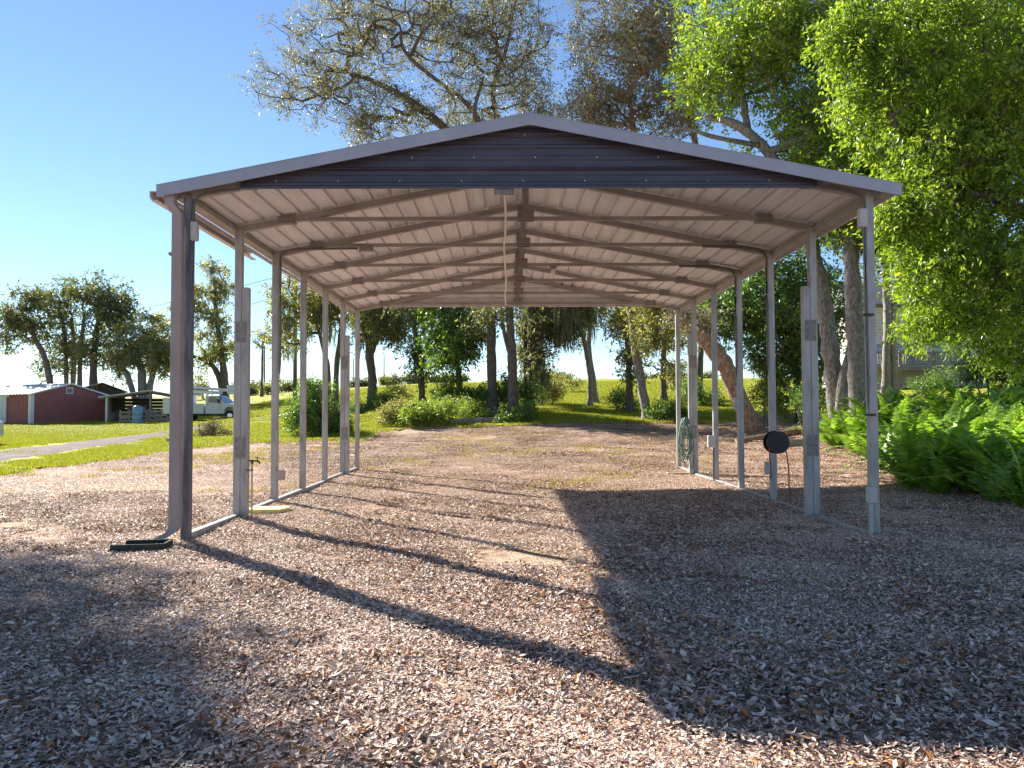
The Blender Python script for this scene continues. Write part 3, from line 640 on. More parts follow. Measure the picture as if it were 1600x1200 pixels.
def tree(name, label, cat, trunks, crowns, bark, leafm, seed, nl=60, L=(.10, .16), sig=.45, clear=.45, step=.7, r_tip=.018, moss=0, gap=.25, group=None, twig=5, droop=.25, asp=.42, up=.35, exp=.42, shell=.45, air=.78):
    """trunks: list of polylines [(xyz, r)...]; crowns: list of (centre, radii, clusters)"""
    rng = np.random.default_rng(seed); B = np.array(trunks[0][0][0]); t = thing(name, label, cat, B, group)
    pos = []; isx = []; bm = MB(); TV = []; 
    for tr in trunks:
        Pp = smooth_path([q[0] for q in tr], 6); R = np.interp(np.linspace(0, 1, len(Pp)), np.linspace(0, 1, len(tr)), [q[1] for q in tr])
        Pp[1:-1, :2] += rng.normal(0, .035*R.mean(), (len(Pp)-2, 2))
        if True:
            gr = Pp[0, 2] < gz(Pp[0, 0], Pp[0, 1])+.3; fl = np.concatenate([[1.55, 1.25] if gr else [1., 1.], np.ones(len(Pp)-2)]); P0 = Pp.copy(); P0[0, 2] -= .15 if gr else 0
            R2 = R*fl*(1+.06*rng.standard_normal(len(R))); R2[-1] *= .6
            V, F = tube(P0, R2, 10); V = V+rng.normal(0, .035, V.shape)*np.repeat(R2, 10)[:, None]; bm.add(V, F)
        h0 = Pp[0, 2]+clear*(Pp[-1, 2]-Pp[0, 2])
        for a in Pp[Pp[:, 2] >= h0]: pos.append(a)
        if not len(pos): pos.append(Pp[-1])
    ntr = len(pos); par = [-1]*ntr; cnt = [0]*ntr
    C = np.concatenate([rand_ell(rng, c, r, n, shell) for c, r, n in crowns])
    ph = rng.uniform(0, 6.28, (6, 3)); fr = rng.normal(0, 1.0, (6, 3)); ext = np.mean([np.mean(r) for _, r, _ in crowns])
    nzv = sum(np.sin((C/ext*2.2)@f+p_[0]) for f, p_ in zip(fr, ph))/6
    C = C[nzv > np.quantile(nzv, gap)]
    gnd_ = gz(C[:, 0], C[:, 1])+.1; C[:, 2] = np.maximum(C[:, 2], gnd_+.05)
    T0 = np.array(pos); dd = np.min(np.linalg.norm(C[:, None]-T0[None], axis=2), 1); C = C[np.argsort(dd)]
    chains = []
    for c in C:
        A_ = np.array(pos); df = c-A_; dist = np.linalg.norm(df, axis=1)+up*np.maximum(0, -df[:, 2])*2
        k = int(np.argmin(dist)); a = A_[k]; d = np.linalg.norm(c-a); ns = max(2, int(d/step)+1)
        f = np.linspace(0, 1, ns+1)[1:]; Pn = a+(c-a)*f[:, None]
        w_ = np.sin(np.pi*f)[:, None]; Pn += w_*rng.normal(0, .10*d, 3)*[1, 1, .6]+rng.normal(0, .05*min(d, 2.5), Pn.shape)*w_
        Pn[:, 2] -= (np.sin(np.pi*f)*.06*d)
        idx = [k]
        for p_ in Pn: par.append(idx[-1]); cnt.append(0); pos.append(p_); idx.append(len(pos)-1)
        chains.append(idx); q = idx[-1]
        while q >= 0: cnt[q] += 1; q = par[q]
    pos = np.array(pos); cnt = np.array(cnt)
    for idx in chains:
        r = r_tip*np.maximum(cnt[idx], 1.0)**exp; r[0] = min(r[0], r[1]*1.15); r[-1] *= .7
        V, F = tube(pos[idx], r, 5 if r[0] < .06 else 7, False); bm.add(V, F)
    bm.obj('trunk', bark, t, smooth=True)
    tw_ = max(twig, 8); nt_ = len(C)*tw_
    c = np.repeat(C, tw_, 0)+rng.normal(0, .12*sig, (nt_, 3)); d = rng.standard_normal((nt_, 3))*[1, 1, .8]; d /= np.linalg.norm(d, axis=1)[:, None]; e = c+d*sig*rng.uniform(.8, 2.0, nt_)[:, None]
    s = np.cross(d, rng.standard_normal((nt_, 3))); s /= np.linalg.norm(s, axis=1)[:, None]; s2 = np.cross(d, s); w_ = r_tip*.4
    V = np.stack([c+s*w_, c-s*w_*.5+s2*w_*.87, c-s*w_*.5-s2*w_*.87, e], 1).reshape(-1, 3); b = np.arange(nt_)*4
    F = (b[:, None, None]+np.array([[0, 1, 3], [1, 2, 3], [2, 0, 3]])[None]).reshape(-1, 3)
    tag(obj('twigs', V, F, bark, t), kind='stuff')
    V, F, var = leaves(rng, c, e, max(2, round(nl*(air if L[0] < .24 else .6)/tw_)), .10*sig+.02, L[0], L[1], asp, droop)
    gl = gz(V[:, 0], V[:, 1])+.01; V[:, 2] = np.maximum(V[:, 2], gl)
    tag(obj('crown', V, F, leafm, t, var=var), kind='stuff')
    if moss:
        low = C[rng.integers(0, len(C), moss)]; n = 26; N = moss*n
        c = np.repeat(low, n, 0)+rng.normal(0, .28, (N, 3))*[1, 1, .3]; ln = np.repeat(rng.uniform(.5, 1.9, moss), n)*rng.uniform(.4, 1, N)
        a = rng.uniform(0, 6.28, N); wd = np.stack([np.cos(a), np.sin(a), 0*a], 1)*rng.uniform(.02, .045, N)[:, None]
        mid = c-np.array([0, 0, 1])*(ln*.5)[:, None]+rng.normal(0, .06, (N, 3)); e = c-np.array([0, 0, 1])*ln[:, None]+rng.normal(0, .08, (N, 3))*[1, 1, 0]
        V = np.stack([c-wd*.5, c+wd*.5, mid+wd, mid-wd, e], 1).reshape(-1, 3); b = np.arange(N)*5
        V[:, 2] = np.maximum(V[:, 2], gz(V[:, 0], V[:, 1])+.3)
        F = (b[:, None, None]+np.array([[0, 1, 2], [0, 2, 3], [3, 2, 4]])[None]).reshape(-1, 3)
        tag(obj('spanish_moss', V, F, MT['moss'], t, var=np.repeat(rng.random(N), 5)), kind='stuff')
    return t
def TRK(D, pts, dD=None):   # trunk polyline from bearings/heights; first point on the ground
    out = []
    for k, (x, y, wpx) in enumerate(pts):
        Dk = D+(0 if dD is None else dD[k]); P = at(x, y, Dk)
        if k == 0 and y >= 600: P = base(x, Dk)
        out.append((P, wpx*Dk/FPX/2))
    return out
def CRN(D, lst):            # crowns: (px, py, rx, ry, depth radius m, clusters[, dD])
    out = []
    for q in lst:
        Dk = D+(q[6] if len(q) > 6 else 0); out.append((at(q[0], q[1], Dk), (q[2]*Dk/FPX, q[4], q[3]*Dk/FPX), q[5]))
    return out
GB = 'trees standing behind the red barn'
tree('oak_tree', 'thin tree leaning left over the red barn at the left edge', 'tree', [TRK(86, [(87, 605, 11), (72, 566, 9), (56, 532, 7), (44, 505, 5)])], CRN(86, [(28, 490, 40, 36, 2.6, 70), (52, 468, 26, 24, 2, 30), (8, 520, 24, 34, 2, 30), (60, 520, 20, 34, 2, 22)]), MT['bark'], MT['lfdark'], 1, 75, (.28, .48), .66, gap=.3, group=GB, r_tip=.035)
tree('oak_tree', 'dark oak with two close slim trunks behind the barn ridge', 'tree', [TRK(90, [(104, 606, 7), (103, 550, 6), (98, 500, 5)]), TRK(91, [(113, 606, 8), (115, 550, 7), (112, 495, 5)])], CRN(90, [(88, 482, 34, 42, 3, 80), (105, 452, 20, 18, 2, 20), (105, 540, 40, 44, 2.6, 60), (75, 575, 16, 22, 2, 14)]), MT['bark'], MT['lfdark'], 2, 80, (.28, .48), .7, gap=.25, group=GB, r_tip=.035)
tree('oak_tree', 'tall dark oak with thick trunk behind barn right roof slope', 'tree', [TRK(88, [(148, 608, 14), (146, 565, 11), (150, 520, 8), (158, 480, 5)]), TRK(89, [(124, 608, 8), (126, 550, 7), (132, 490, 5)])], CRN(88, [(160, 480, 46, 46, 3.5, 120), (138, 462, 28, 28, 3, 46), (192, 488, 22, 40, 2.5, 44), (155, 545, 46, 36, 3, 60), (165, 438, 22, 12, 2, 14), (190, 575, 20, 20, 2, 18)]), MT['bark'], MT['lfdark'], 3, 80, (.28, .48), .7, gap=.25, group=GB, r_tip=.035)
tree('live_oak', 'low spreading mossy live oak behind the open shed', 'tree', [TRK(84, [(222, 612, 15), (222, 585, 13), (215, 560, 9)]), TRK(84, [(226, 612, 12), (240, 580, 9), (256, 560, 6)]), TRK(84, [(218, 612, 10), (200, 588, 8), (186, 570, 5)])], CRN(84, [(235, 535, 46, 42, 4, 130), (205, 555, 32, 26, 3, 50), (262, 560, 30, 32, 3, 60), (230, 500, 26, 14, 2.5, 24)]), MT['bark3'], MT['lfwarm'], 4, 75, (.26, .46), .66, moss=40, gap=.25, clear=.5, group=GB, r_tip=.03)
tree('oak_tree', 'tall ragged mossy oak rising behind the white bucket truck', 'tree', [TRK(90, [(352, 628, 15), (350, 585, 12), (345, 545, 9), (338, 490, 7), (335, 440, 4)]), TRK(90, [(351, 615, 9), (338, 580, 8), (315, 562, 6), (298, 556, 4)])], CRN(90, [(335, 440, 30, 36, 3, 60), (330, 500, 42, 40, 3.4, 80), (290, 470, 26, 34, 3, 34), (310, 560, 40, 28, 3, 46), (355, 545, 24, 40, 3, 36)]), MT['bark'], MT['lfwarm'], 5, 70, (.28, .48), .66, moss=60, gap=.32, r_tip=.03)
tree('oak_tree', 'small thin far tree between the second and third left posts', 'tree', [TRK(105, [(409, 611, 4), (410, 560, 3.5), (411, 530, 2.5)])], CRN(105, [(410, 525, 17, 26, 1.8, 32)]), MT['bark'], MT['lfdark'], 6, 40, (.25, .4), .55, gap=.3, r_tip=.03)
GM = 'trees on the grassy rise behind the carport'
tree('oak_tree', 'forked oak rising above the big round bush at left', 'tree', [TRK(52, [(514, 620, 9), (512, 575, 8), (503, 535, 6), (490, 490, 4)]), TRK(52, [(524, 620, 10), (526, 570, 8), (532, 520, 6), (530, 470, 4)])], CRN(52, [(470, 480, 52, 55, 3, 100), (525, 470, 48, 55, 3, 100), (440, 530, 26, 30, 2, 28), (520, 410, 60, 30, 3, 30)]), MT['bark'], MT['lfwarm'], 7, 85, (.17, .29), .52, gap=.25, moss=26, group=GM, r_tip=.022)
tree('oak_tree', 'stout crooked trunk oak right of the last left post', 'tree', [TRK(46, [(580, 630, 15), (582, 595, 13), (578, 560, 13), (577, 540, 12), (568, 510, 8), (558, 480, 6)]), TRK(46, [(580, 552, 10), (592, 520, 7), (604, 490, 5)])], CRN(46, [(590, 505, 50, 36, 3, 110), (570, 450, 60, 40, 3, 50), (620, 525, 22, 26, 2, 28)]), MT['bark'], MT['lfdark'], 8, 90, (.15, .26), .48, gap=.2, moss=14, group=GM, r_tip=.02)
tree('oak_tree', 'slender leafy trunk oak leaning left in the shrub bed', 'tree', [TRK(42, [(661, 634, 12), (657, 580, 10), (652, 535, 9), (640, 490, 8), (620, 450, 5)]), TRK(42, [(653, 535, 6), (668, 505, 5), (676, 480, 4)])], CRN(42, [(645, 480, 45, 30, 3, 60), (655, 555, 14, 40, .8, 30), (630, 430, 60, 40, 3, 40)]), MT['bark'], MT['lfdark'], 9, 85, (.14, .25), .46, gap=.2, group=GM, r_tip=.02)
tree('laurel_tree', 'dense dark green tree leafy to the ground behind the log', 'tree', [TRK(39, [(720, 638, 11), (716, 580, 9), (708, 520, 7), (700, 480, 5)])], CRN(39, [(706, 535, 40, 66, 2.6, 190), (735, 515, 26, 36, 2, 60), (690, 470, 50, 40, 2.5, 50)]), MT['bark'], MT['lfmid'], 10, 85, (.14, .25), .45, gap=.15, group=GM, r_tip=.02, clear=.2)
# tall oak whose sparse crown shows above the roof, left of the ridge
tree('live_oak', 'tall oak with wide sparse crown above the roof left of ridge', 'tree', [TRK(37, [(770, 640, 18), (768, 560, 15), (767, 480, 15), (760, 380, 14), (735, 250, 13), (660, 172, 12), (590, 130, 8), (540, 112, 5)]), TRK(37, [(760, 380, 10), (790, 270, 9), (770, 150, 8), (790, 80, 6), (800, 30, 4)], [0, .5, 1, 1.2, 1.5]), TRK(37, [(750, 330, 9), (780, 230, 8), (742, 185, 7), (755, 120, 5)], [0, -1, -2, -2.5]), TRK(37, [(735, 250, 9), (745, 180, 8), (640, 90, 6), (625, 40, 4)], [0, -.5, -1, -1.5])],
     CRN(37, [(510, 110, 95, 85, 4, 150), (600, 40, 130, 70, 5, 190), (740, 50, 115, 75, 5, 190), (600, 185, 90, 40, 3.5, 90), (820, 150, 60, 50, 3.5, 70), (720, 170, 90, 45, 3.5, 80), (430, 140, 34, 40, 2.5, 26), (810, 60, 60, 70, 3.5, 70), (850, 200, 40, 24, 2, 26), (660, -60, 180, 60, 5, 90)]), MT['bark'], MT['lfoak'], 12, 105, (.10, .17), .52, gap=.22, r_tip=.015, clear=.55, twig=7, exp=.45)
tree('oak_tree', 'straight dark trunk with a forked limb in the centre background', 'tree', [TRK(35, [(802, 636, 19), (801, 585, 15), (799, 540, 14), (796, 490, 12), (790, 400, 8)]), TRK(35, [(799, 560, 8), (788, 520, 6), (784, 480, 5), (780, 430, 4)])], CRN(35, [(800, 440, 70, 40, 3, 60), (760, 495, 30, 20, 2, 24)]), MT['bark'], MT['lfdark'], 13, 85, (.13,.23), .45, gap=.2, group=GM, r_tip=.02)
tree('oak_tree', 'pair of thin trunks draped in moss right of centre', 'tree', [TRK(41, [(822, 628, 8), (821, 560, 7), (820, 490, 6), (822, 440, 4)]), TRK(40, [(831, 632, 9), (828, 570, 8), (829, 500, 7), (838, 440, 4)])], CRN(41, [(850, 500, 46, 30, 3, 110), (835, 560, 26, 40, 2, 46), (830, 450, 70, 30, 3, 50), (885, 520, 24, 22, 2, 36)]), MT['bark'], MT['lfdark'], 14, 75, (.14,.25), .45, gap=.2, moss=55, group=GM, r_tip=.02)
tree('pine_tree', 'slim bare forked trunk standing alone on the mown grass', 'tree', [TRK(41, [(922, 638, 9), (922, 590, 8), (917, 553, 9), (912, 530, 7), (902, 510, 6), (885, 480, 4)]), TRK(44, [(931, 626, 9), (926, 585, 8), (920, 545, 8), (922, 500, 7), (916, 450, 5)])], CRN(42, [(885, 480, 40, 22, 2.5, 70), (930, 455, 50, 30, 2.5, 50), (925, 492, 22, 14, 2, 16)]), MT['bark3'], MT['lfdark'], 15, 80, (.13,.23), .43, gap=.2, moss=26, group=GM, r_tip=.02, clear=.75)
tree('oak_tree', 'gold leaved slender tree with upright trunk in right background', 'tree', [TRK(37, [(984, 645, 12), (983, 590, 10), (981, 540, 9), (972, 480, 7), (968, 430, 4)])], CRN(37, [(975, 500, 30, 34, 2, 56), (985, 560, 22, 40, 1.6, 36), (985, 450, 40, 30, 2.5, 30)]), MT['bark'], MT['lfwarm'], 16, 80, (.13,.23), .43, gap=.25, group=GM, r_tip=.018)
tree('oak_tree', 'curved lichen trunk tree at the shade edge of the yard', 'tree', [TRK(33.5, [(1013, 660, 18), (1005, 615, 14), (997, 570, 13), (990, 535, 10), (985, 490, 8), (975, 440, 5)])], CRN(33, [(1010, 520, 26, 40, 2, 50), (1015, 480, 40, 20, 2, 40), (990, 440, 50, 30, 2.5, 30), (1035, 570, 16, 22, 1.2, 16)]), MT['bark3'], MT['lfwarm'], 17, 80, (.12,.22), .42, gap=.2, group=GM, r_tip=.018)
tree('oak_tree', 'dark leafy tree just left of the far right posts', 'tree', [TRK(46, [(1037, 628, 10), (1036, 580, 9), (1038, 530, 8), (1045, 480, 6)]), TRK(48, [(1092, 628, 12), (1094, 560, 10), (1098, 500, 8)])], CRN(46, [(1050, 510, 36, 36, 2.6, 80), (1105, 500, 36, 40, 2.6, 70), (1060, 590, 22, 22, 1.6, 24)]), MT['bark'], MT['lfwarm'], 18, 80, (.15,.26), .45, gap=.2, group=GM, r_tip=.02)
# leaning oak behind the right side
tree('leaning_oak', 'thick warm brown trunk leaning left behind the right posts', 'tree', [TRK(26.5, [(1181, 694, 36), (1168, 655, 29), (1150, 610, 27), (1132, 570, 27), (1110, 540, 26), (1082, 508, 25), (1060, 478, 22), (1030, 400, 18), (1000, 280, 13), (985, 160, 8)]), TRK(26.5, [(1035, 410, 14), (1090, 290, 12), (1080, 190, 9), (1060, 90, 6)], [0, 1, 1.5, 2])],
     CRN(26.5, [(960, 100, 85, 95, 3.5, 190), (1040, 60, 80, 80, 3.5, 130), (920, 190, 60, 40, 2.5, 60), (1060, 170, 60, 50, 2.5, 60), (1000, -40, 110, 60, 4, 60), (1085, 500, 40, 20, 1.8, 26)]), MT['bark2'], MT['lfoak'], 19, 92, (.09, .15), .43, gap=.16, r_tip=.013, clear=.6, twig=6)
# two oaks at the right, bright canopy
tree('laurel_oak', 'mottled trunk curving left just beyond the second right post', 'tree', [TRK(20, [(1310, 668, 31), (1305, 610, 27), (1297, 540, 26), (1286, 470, 25), (1274, 410, 23), (1262, 360, 21), (1230, 285, 19), (1195, 232, 17), (1150, 195, 14), (1100, 182, 8)]), TRK(20, [(1200, 238, 14), (1255, 215, 10), (1290, 190, 6)], [0, -.5, -1]), TRK(20, [(1170, 212, 12), (1160, 150, 9), (1150, 90, 6)], [0, .5, 1]), TRK(20, [(1190, 228, 9), (1120, 215, 7), (1065, 200, 5), (1040, 212, 3)], [0, -1, -1.5, -1.6])],
     CRN(20, [(1140, 90, 90, 90, 2.6, 150), (1230, 60, 110, 90, 3, 190), (1180, -50, 150, 60, 3, 70), (1275, 190, 70, 60, 2, 90), (1240, 270, 50, 34, 1.5, 36), (1150, 260, 40, 16, 1.2, 12)]), MT['bark3'], MT['lfgreen'], 20, 112, (.09, .155), .34, gap=.16, r_tip=.011, clear=.7, twig=6)
tree('laurel_oak', 'straight lichen spotted trunk between the second and front right posts', 'tree', [TRK(19, [(1340, 664, 30), (1340, 600, 27), (1336, 520, 26), (1332, 440, 24), (1328, 360, 22), (1334, 250, 18), (1350, 120, 12)]), TRK(19.6, [(1305, 655, 20), (1320, 585, 16), (1333, 535, 14)])],
     CRN(19, [(1380, 120, 130, 110, 3, 260), (1330, 260, 80, 80, 2.2, 130), (1430, 250, 90, 110, 2.5, 170), (1350, -40, 170, 60, 3, 80), (1520, 90, 100, 110, 2.5, 130), (1450, 370, 70, 50, 2, 80), (1365, 340, 50, 50, 1.6, 60), (1300, 340, 36, 40, 1.4, 30)]), MT['bark3'], MT['lfgreen'], 21, 112, (.09, .155), .34, gap=.12, r_tip=.011, clear=.6, twig=6)
tree('laurel_tree', 'near bright green tree hanging over the ferns at right edge', 'tree', [[(gpt(10.6, 6.2), .24), (gpt(10.5, 6.2, 2.5), .2), (gpt(10.0, 6.0, 4.5), .16), (gpt(9.2, 5.8, 6.5), .10)], [(gpt(10.5, 6.2, 2.2), .12), (gpt(9.4, 5.6, 3.0), .08), (gpt(8.4, 5.4, 3.2), .05)], [(gpt(10.3, 6.1, 3.6), .12), (gpt(9.0, 5.6, 4.6), .08), (gpt(7.9, 5.4, 4.9), .05)]],
     CRN(14, [(1490, 290, 115, 110, 1.8, 210), (1550, 150, 120, 130, 2, 200), (1535, 430, 100, 90, 1.8, 170), (1440, 395, 62, 85, 1.4, 110), (1410, 250, 60, 60, 1.4, 50), (1490, 500, 60, 45, 1.2, 66), (1580, 540, 50, 45, 1.2, 44), (1490, 190, 50, 60, 1.4, 50), (1650, 300, 90, 200, 2, 90), (1580, 10, 110, 80, 2, 70), (1395, 330, 30, 50, 1, 30), (1385, 120, 70, 100, 1.5, 110), (1330, 50, 60, 60, 1.5, 60), (1460, 40, 70, 70, 1.6, 60)]), MT['bark'], MT['lfgreen'], 22, 112, (.075, .135), .25, gap=.24, r_tip=.008, clear=.2, twig=6, droop=.6, up=.1)
tree('oak_tree', 'grey double trunk in front of the house deck', 'tree', [TRK(40, [(1384, 612, 15), (1385, 560, 13), (1387, 500, 12), (1384, 430, 10), (1380, 300, 7)]), TRK(40, [(1396, 612, 12), (1396, 560, 11), (1394, 500, 10), (1404, 420, 8)])], CRN(40, [(1400, 390, 90, 55, 3, 90), (1480, 430, 50, 45, 3, 50)]), MT['bark3'], MT['lfmid'], 23, 60, (.12, .2), .45, gap=.1, r_tip=.02)
tree('laurel_tree', 'leafy green tree filling the gap behind the right posts', 'tree', [TRK(29, [(1250, 655, 14), (1246, 600, 11), (1238, 540, 9), (1230, 470, 6)])], CRN(29, [(1190, 500, 60, 70, 2.2, 140), (1250, 560, 40, 70, 2, 110), (1240, 460, 50, 50, 2.2, 70), (1130, 480, 40, 40, 1.8, 50), (1300, 480, 40, 60, 2, 60), (1200, 380, 80, 60, 2.5, 70)]), MT['bark'], MT['lfmid'], 24, 95, (.12,.21), .4, gap=.1, r_tip=.015, clear=.25)
tree('laurel_tree', 'dark green tree in deep shade right of the house lawn', 'tree', [TRK(30, [(1560, 590, 14), (1555, 520, 11), (1545, 440, 8)])], CRN(30, [(1540, 480, 90, 70, 2.5, 170), (1640, 500, 80, 90, 2.5, 90), (1480, 420, 60, 50, 2.5, 70)]), MT['bark'], MT['lfmid'], 25, 85, (.13,.23), .44, gap=.12, r_tip=.016, clear=.2)
# oak outside the picture on the left: its shade lies on the leaves in the lower left corner
b_ = gpt(-14.9, 8.0)
tree('live_oak', 'oak standing left of the yard whose shade falls on the lower left leaves', 'tree', [[(b_, .35), (b_+(0.1, 0, 3), .28), (b_+(.4, -.2, 6), .2), (b_+(.6, -.4, 8.2), .1)]],
     [(b_+(.5, -.7, 8.4), (2.3, 2.3, 1.6), 230), (b_+(1.4, -2.6, 8.2), (2.0, 2.0, 1.4), 190), (b_+(-1.6, -1.8, 7.8), (2.2, 2.2, 1.5), 90), (b_+(2.4, -4.2, 8.0), (1.6, 1.6, 1.2), 70)], MT['bark'], MT['lfoak'], 26, 80, (.12, .2), .42, gap=.08, r_tip=.015)

def shrub(name, label, D, crowns, leafm, seed, nl=55, L=(.06, .11), sig=.2, group=None, gap=.08, bark='bark', cat='shrub', **kw):
    c = crowns[0]; B = base(c[0], D)
    cr = CRN(D, crowns); st = []
    r_ = np.random.default_rng(seed+500)
    for k in range(4):
        a = r_.uniform(0, 6.28); e = B+np.array([math.cos(a)*.35, math.sin(a)*.35, max(.3, (cr[0][0][2]-B[2])*.8)])
        st.append([(B+r_.normal(0, .08, 3)*[1, 1, 0], .025), ((B+e)/2+r_.normal(0, .05, 3), .02), (e, .012)])
    return tree(name, label, cat, st, cr, MT[bark], leafm, seed, nl, L, sig, clear=.2, step=.35, r_tip=.006, gap=gap, group=group, twig=kw.pop('twig', 4), shell=.6, **kw)
shrub('round_bush', 'large round dark green bush behind the left posts', 32, [(497, 640, 44, 44, 1.2, 150), (470, 655, 28, 32, 1, 70), (530, 655, 28, 30, 1, 60), (490, 605, 26, 18, .8, 40), (455, 668, 14, 18, .7, 22), (505, 675, 50, 14, 1, 50)], MT['lfmid'], 40, 70, (.07, .13), .2)
shrub('dry_shrub', 'half bare brownish shrub on lawn between front left posts', 37, [(331, 668, 22, 15, .8, 46), (318, 676, 14, 10, .6, 18), (352, 676, 14, 10, .6, 16)], MT['lfdead'], 41, 26, (.06, .11), .2, twig=12)
SB = 'shrubs growing in the bed behind the yard'
shrub('bed_shrub', 'grey green shrub right of the last left posts', 34, [(622, 645, 26, 24, 1, 80), (600, 650, 14, 16, .7, 24), (640, 660, 22, 12, .8, 36)], MT['lfwarm'], 42, 60, (.06, .11), .19, SB)
shrub('bed_shrub', 'yellow green shrub left of the grey log', 33.5, [(680, 645, 24, 22, 1, 80), (665, 657, 22, 12, .8, 34), (700, 640, 18, 20, .8, 36)], MT['lfyel'], 43, 60, (.06, .11), .19, SB)
shrub('bed_shrub', 'yellow green shrub growing behind the middle of the log', 35, [(725, 640, 22, 20, 1, 60), (750, 645, 22, 16, 1, 46)], MT['lfyel'], 44, 55, (.06, .11), .19, SB)
shrub('bed_shrub', 'dark low shrub at the right end of the log', 33.5, [(815, 648, 26, 16, 1, 70), (790, 650, 18, 14, .8, 34), (828, 640, 14, 16, .8, 24)], MT['lfmid'], 45, 60, (.06, .11), .19, SB)
shrub('bed_shrub', 'small round shrub between mossy trunks and mown strip', 44, [(862, 612, 14, 16, .9, 40), (848, 620, 12, 14, .8, 24)], MT['lfmid'], 46, 50, (.08, .14), .22, SB)
shrub('bed_shrub', 'dark shrub under the gold leaved tree', 38, [(968, 622, 20, 18, 1, 50), (985, 632, 20, 12, 1, 30)], MT['lfmid'], 47, 50, (.07, .13), .2, SB)
shrub('bed_shrub', 'dark shrub right of the curved lichen trunk', 33, [(1040, 640, 24, 16, 1, 70), (1020, 648, 14, 12, .8, 24), (1062, 640, 16, 18, .8, 36)], MT['lfmid'], 48, 55, (.06, .12), .2, SB)
shrub('bed_shrub', 'bright yellow green shrub between the right posts and leaning trunk', 29, [(1200, 610, 26, 40, .9, 110), (1222, 640, 20, 24, .8, 50), (1190, 570, 22, 24, .8, 44)], MT['lfyel'], 49, 60, (.06, .11), .17)
shrub('bed_shrub', 'dark shrub at the feet of the two lichen trunks', 22.5, [(1262, 625, 26, 34, .8, 70), (1330, 610, 40, 26, .8, 60)], MT['lfmid'], 50, 55, (.06, .12), .18)
shrub('bed_shrub', 'sparse twiggy shrub beyond the ferns at right', 19, [(1545, 578, 46, 30, .9, 90), (1590, 590, 30, 30, .8, 40)], MT['lfmid'], 51, 40, (.06, .11), .2, twig=12)
shrub('bed_shrub', 'green shrub on the lawn below the house deck', 36, [(1450, 600, 30, 14, 1.2, 60), (1478, 590, 18, 18, 1, 30)], MT['lfmid'], 52, 50, (.07, .13), .22)
for k_, (lb_, D_, cr_, mm_) in enumerate([
    ('tall dark undergrowth around the stout crooked oak', 43, [(600, 625, 26, 20, 1.2, 60), (560, 640, 22, 18, 1, 40)], 'lfmid'),
    ('tall green undergrowth at the feet of the leafy dark tree', 38, [(700, 615, 30, 26, 1.2, 90), (735, 618, 24, 26, 1, 60)], 'lfmid'),
    ('dark undergrowth around the straight dark trunk', 37.5, [(790, 612, 26, 30, 1.1, 80), (760, 620, 18, 20, 1, 40), (825, 612, 22, 26, 1, 50)], 'lfmid'),
    ('olive undergrowth right of the mossy trunks', 43, [(845, 600, 24, 30, 1.2, 70), (872, 612, 16, 16, 1, 26)], 'lfwarm'),
    ('bright green shrub touching the left end of the log', 32.8, [(655, 650, 30, 20, .9, 80), (690, 655, 16, 10, .7, 26)], 'lfyel'),
    ('low dark undergrowth beneath the far right trees', 41, [(1075, 612, 26, 24, 1.2, 60), (1110, 622, 22, 20, 1, 40)], 'lfmid'),
    ('sunlit olive shrub behind the small round shrub', 60, [(895, 598, 18, 12, 1.4, 30), (875, 596, 16, 14, 1.4, 26)], 'lfwarm'),
    ('olive shrub on the rise left of the slender leafy trunk', 48, [(625, 612, 24, 18, 1.2, 50)], 'lfwarm')]):
    shrub('undergrowth_shrub', lb_, D_, cr_, MT[mm_], 60+k_, 60, (.08, .15), .22, SB)
# brush along the far field edge
r_ = np.random.default_rng(77)
for k, (px_, h_) in enumerate([(285, 30), (300, 34), (318, 30), (372, 22), (392, 20), (404, 24), (420, 20), (436, 22), (452, 18), (474, 22), (556, 14), (572, 12), (600, 13), (618, 15), (640, 16), (654, 13), (668, 16), (682, 14), (694, 15), (708, 13), (722, 12), (850, 10), (868, 12), (884, 9), (1000, 10), (1022, 9), (1040, 12), (1062, 9), (1085, 11), (1110, 10)]):
    D_ = 118+r_.uniform(-8, 8); P = base(px_, D_); py_ = 642-(P[2]-CAM[2])*FPX/D_
    shrub('field_brush', ['low dark brush on the far field edge behind the truck', 'low dark brush on the far field edge beyond the left posts', 'low dark brush on the skyline beyond the centre trees'][0 if px_ < 330 else (1 if px_ < 500 else 2)], D_, [(px_, py_-h_*.5, 11, h_*.55, 1.2, 26), (px_+r_.uniform(-8, 8), py_-h_*.3, 13, h_*.35, 1.2, 14)], MT['lfdark'] if k % 3 else MT['lfwarm'], 100+k, 34, (.25, .45), .4, 'brush along the far field edge', cat='brush', twig=2)

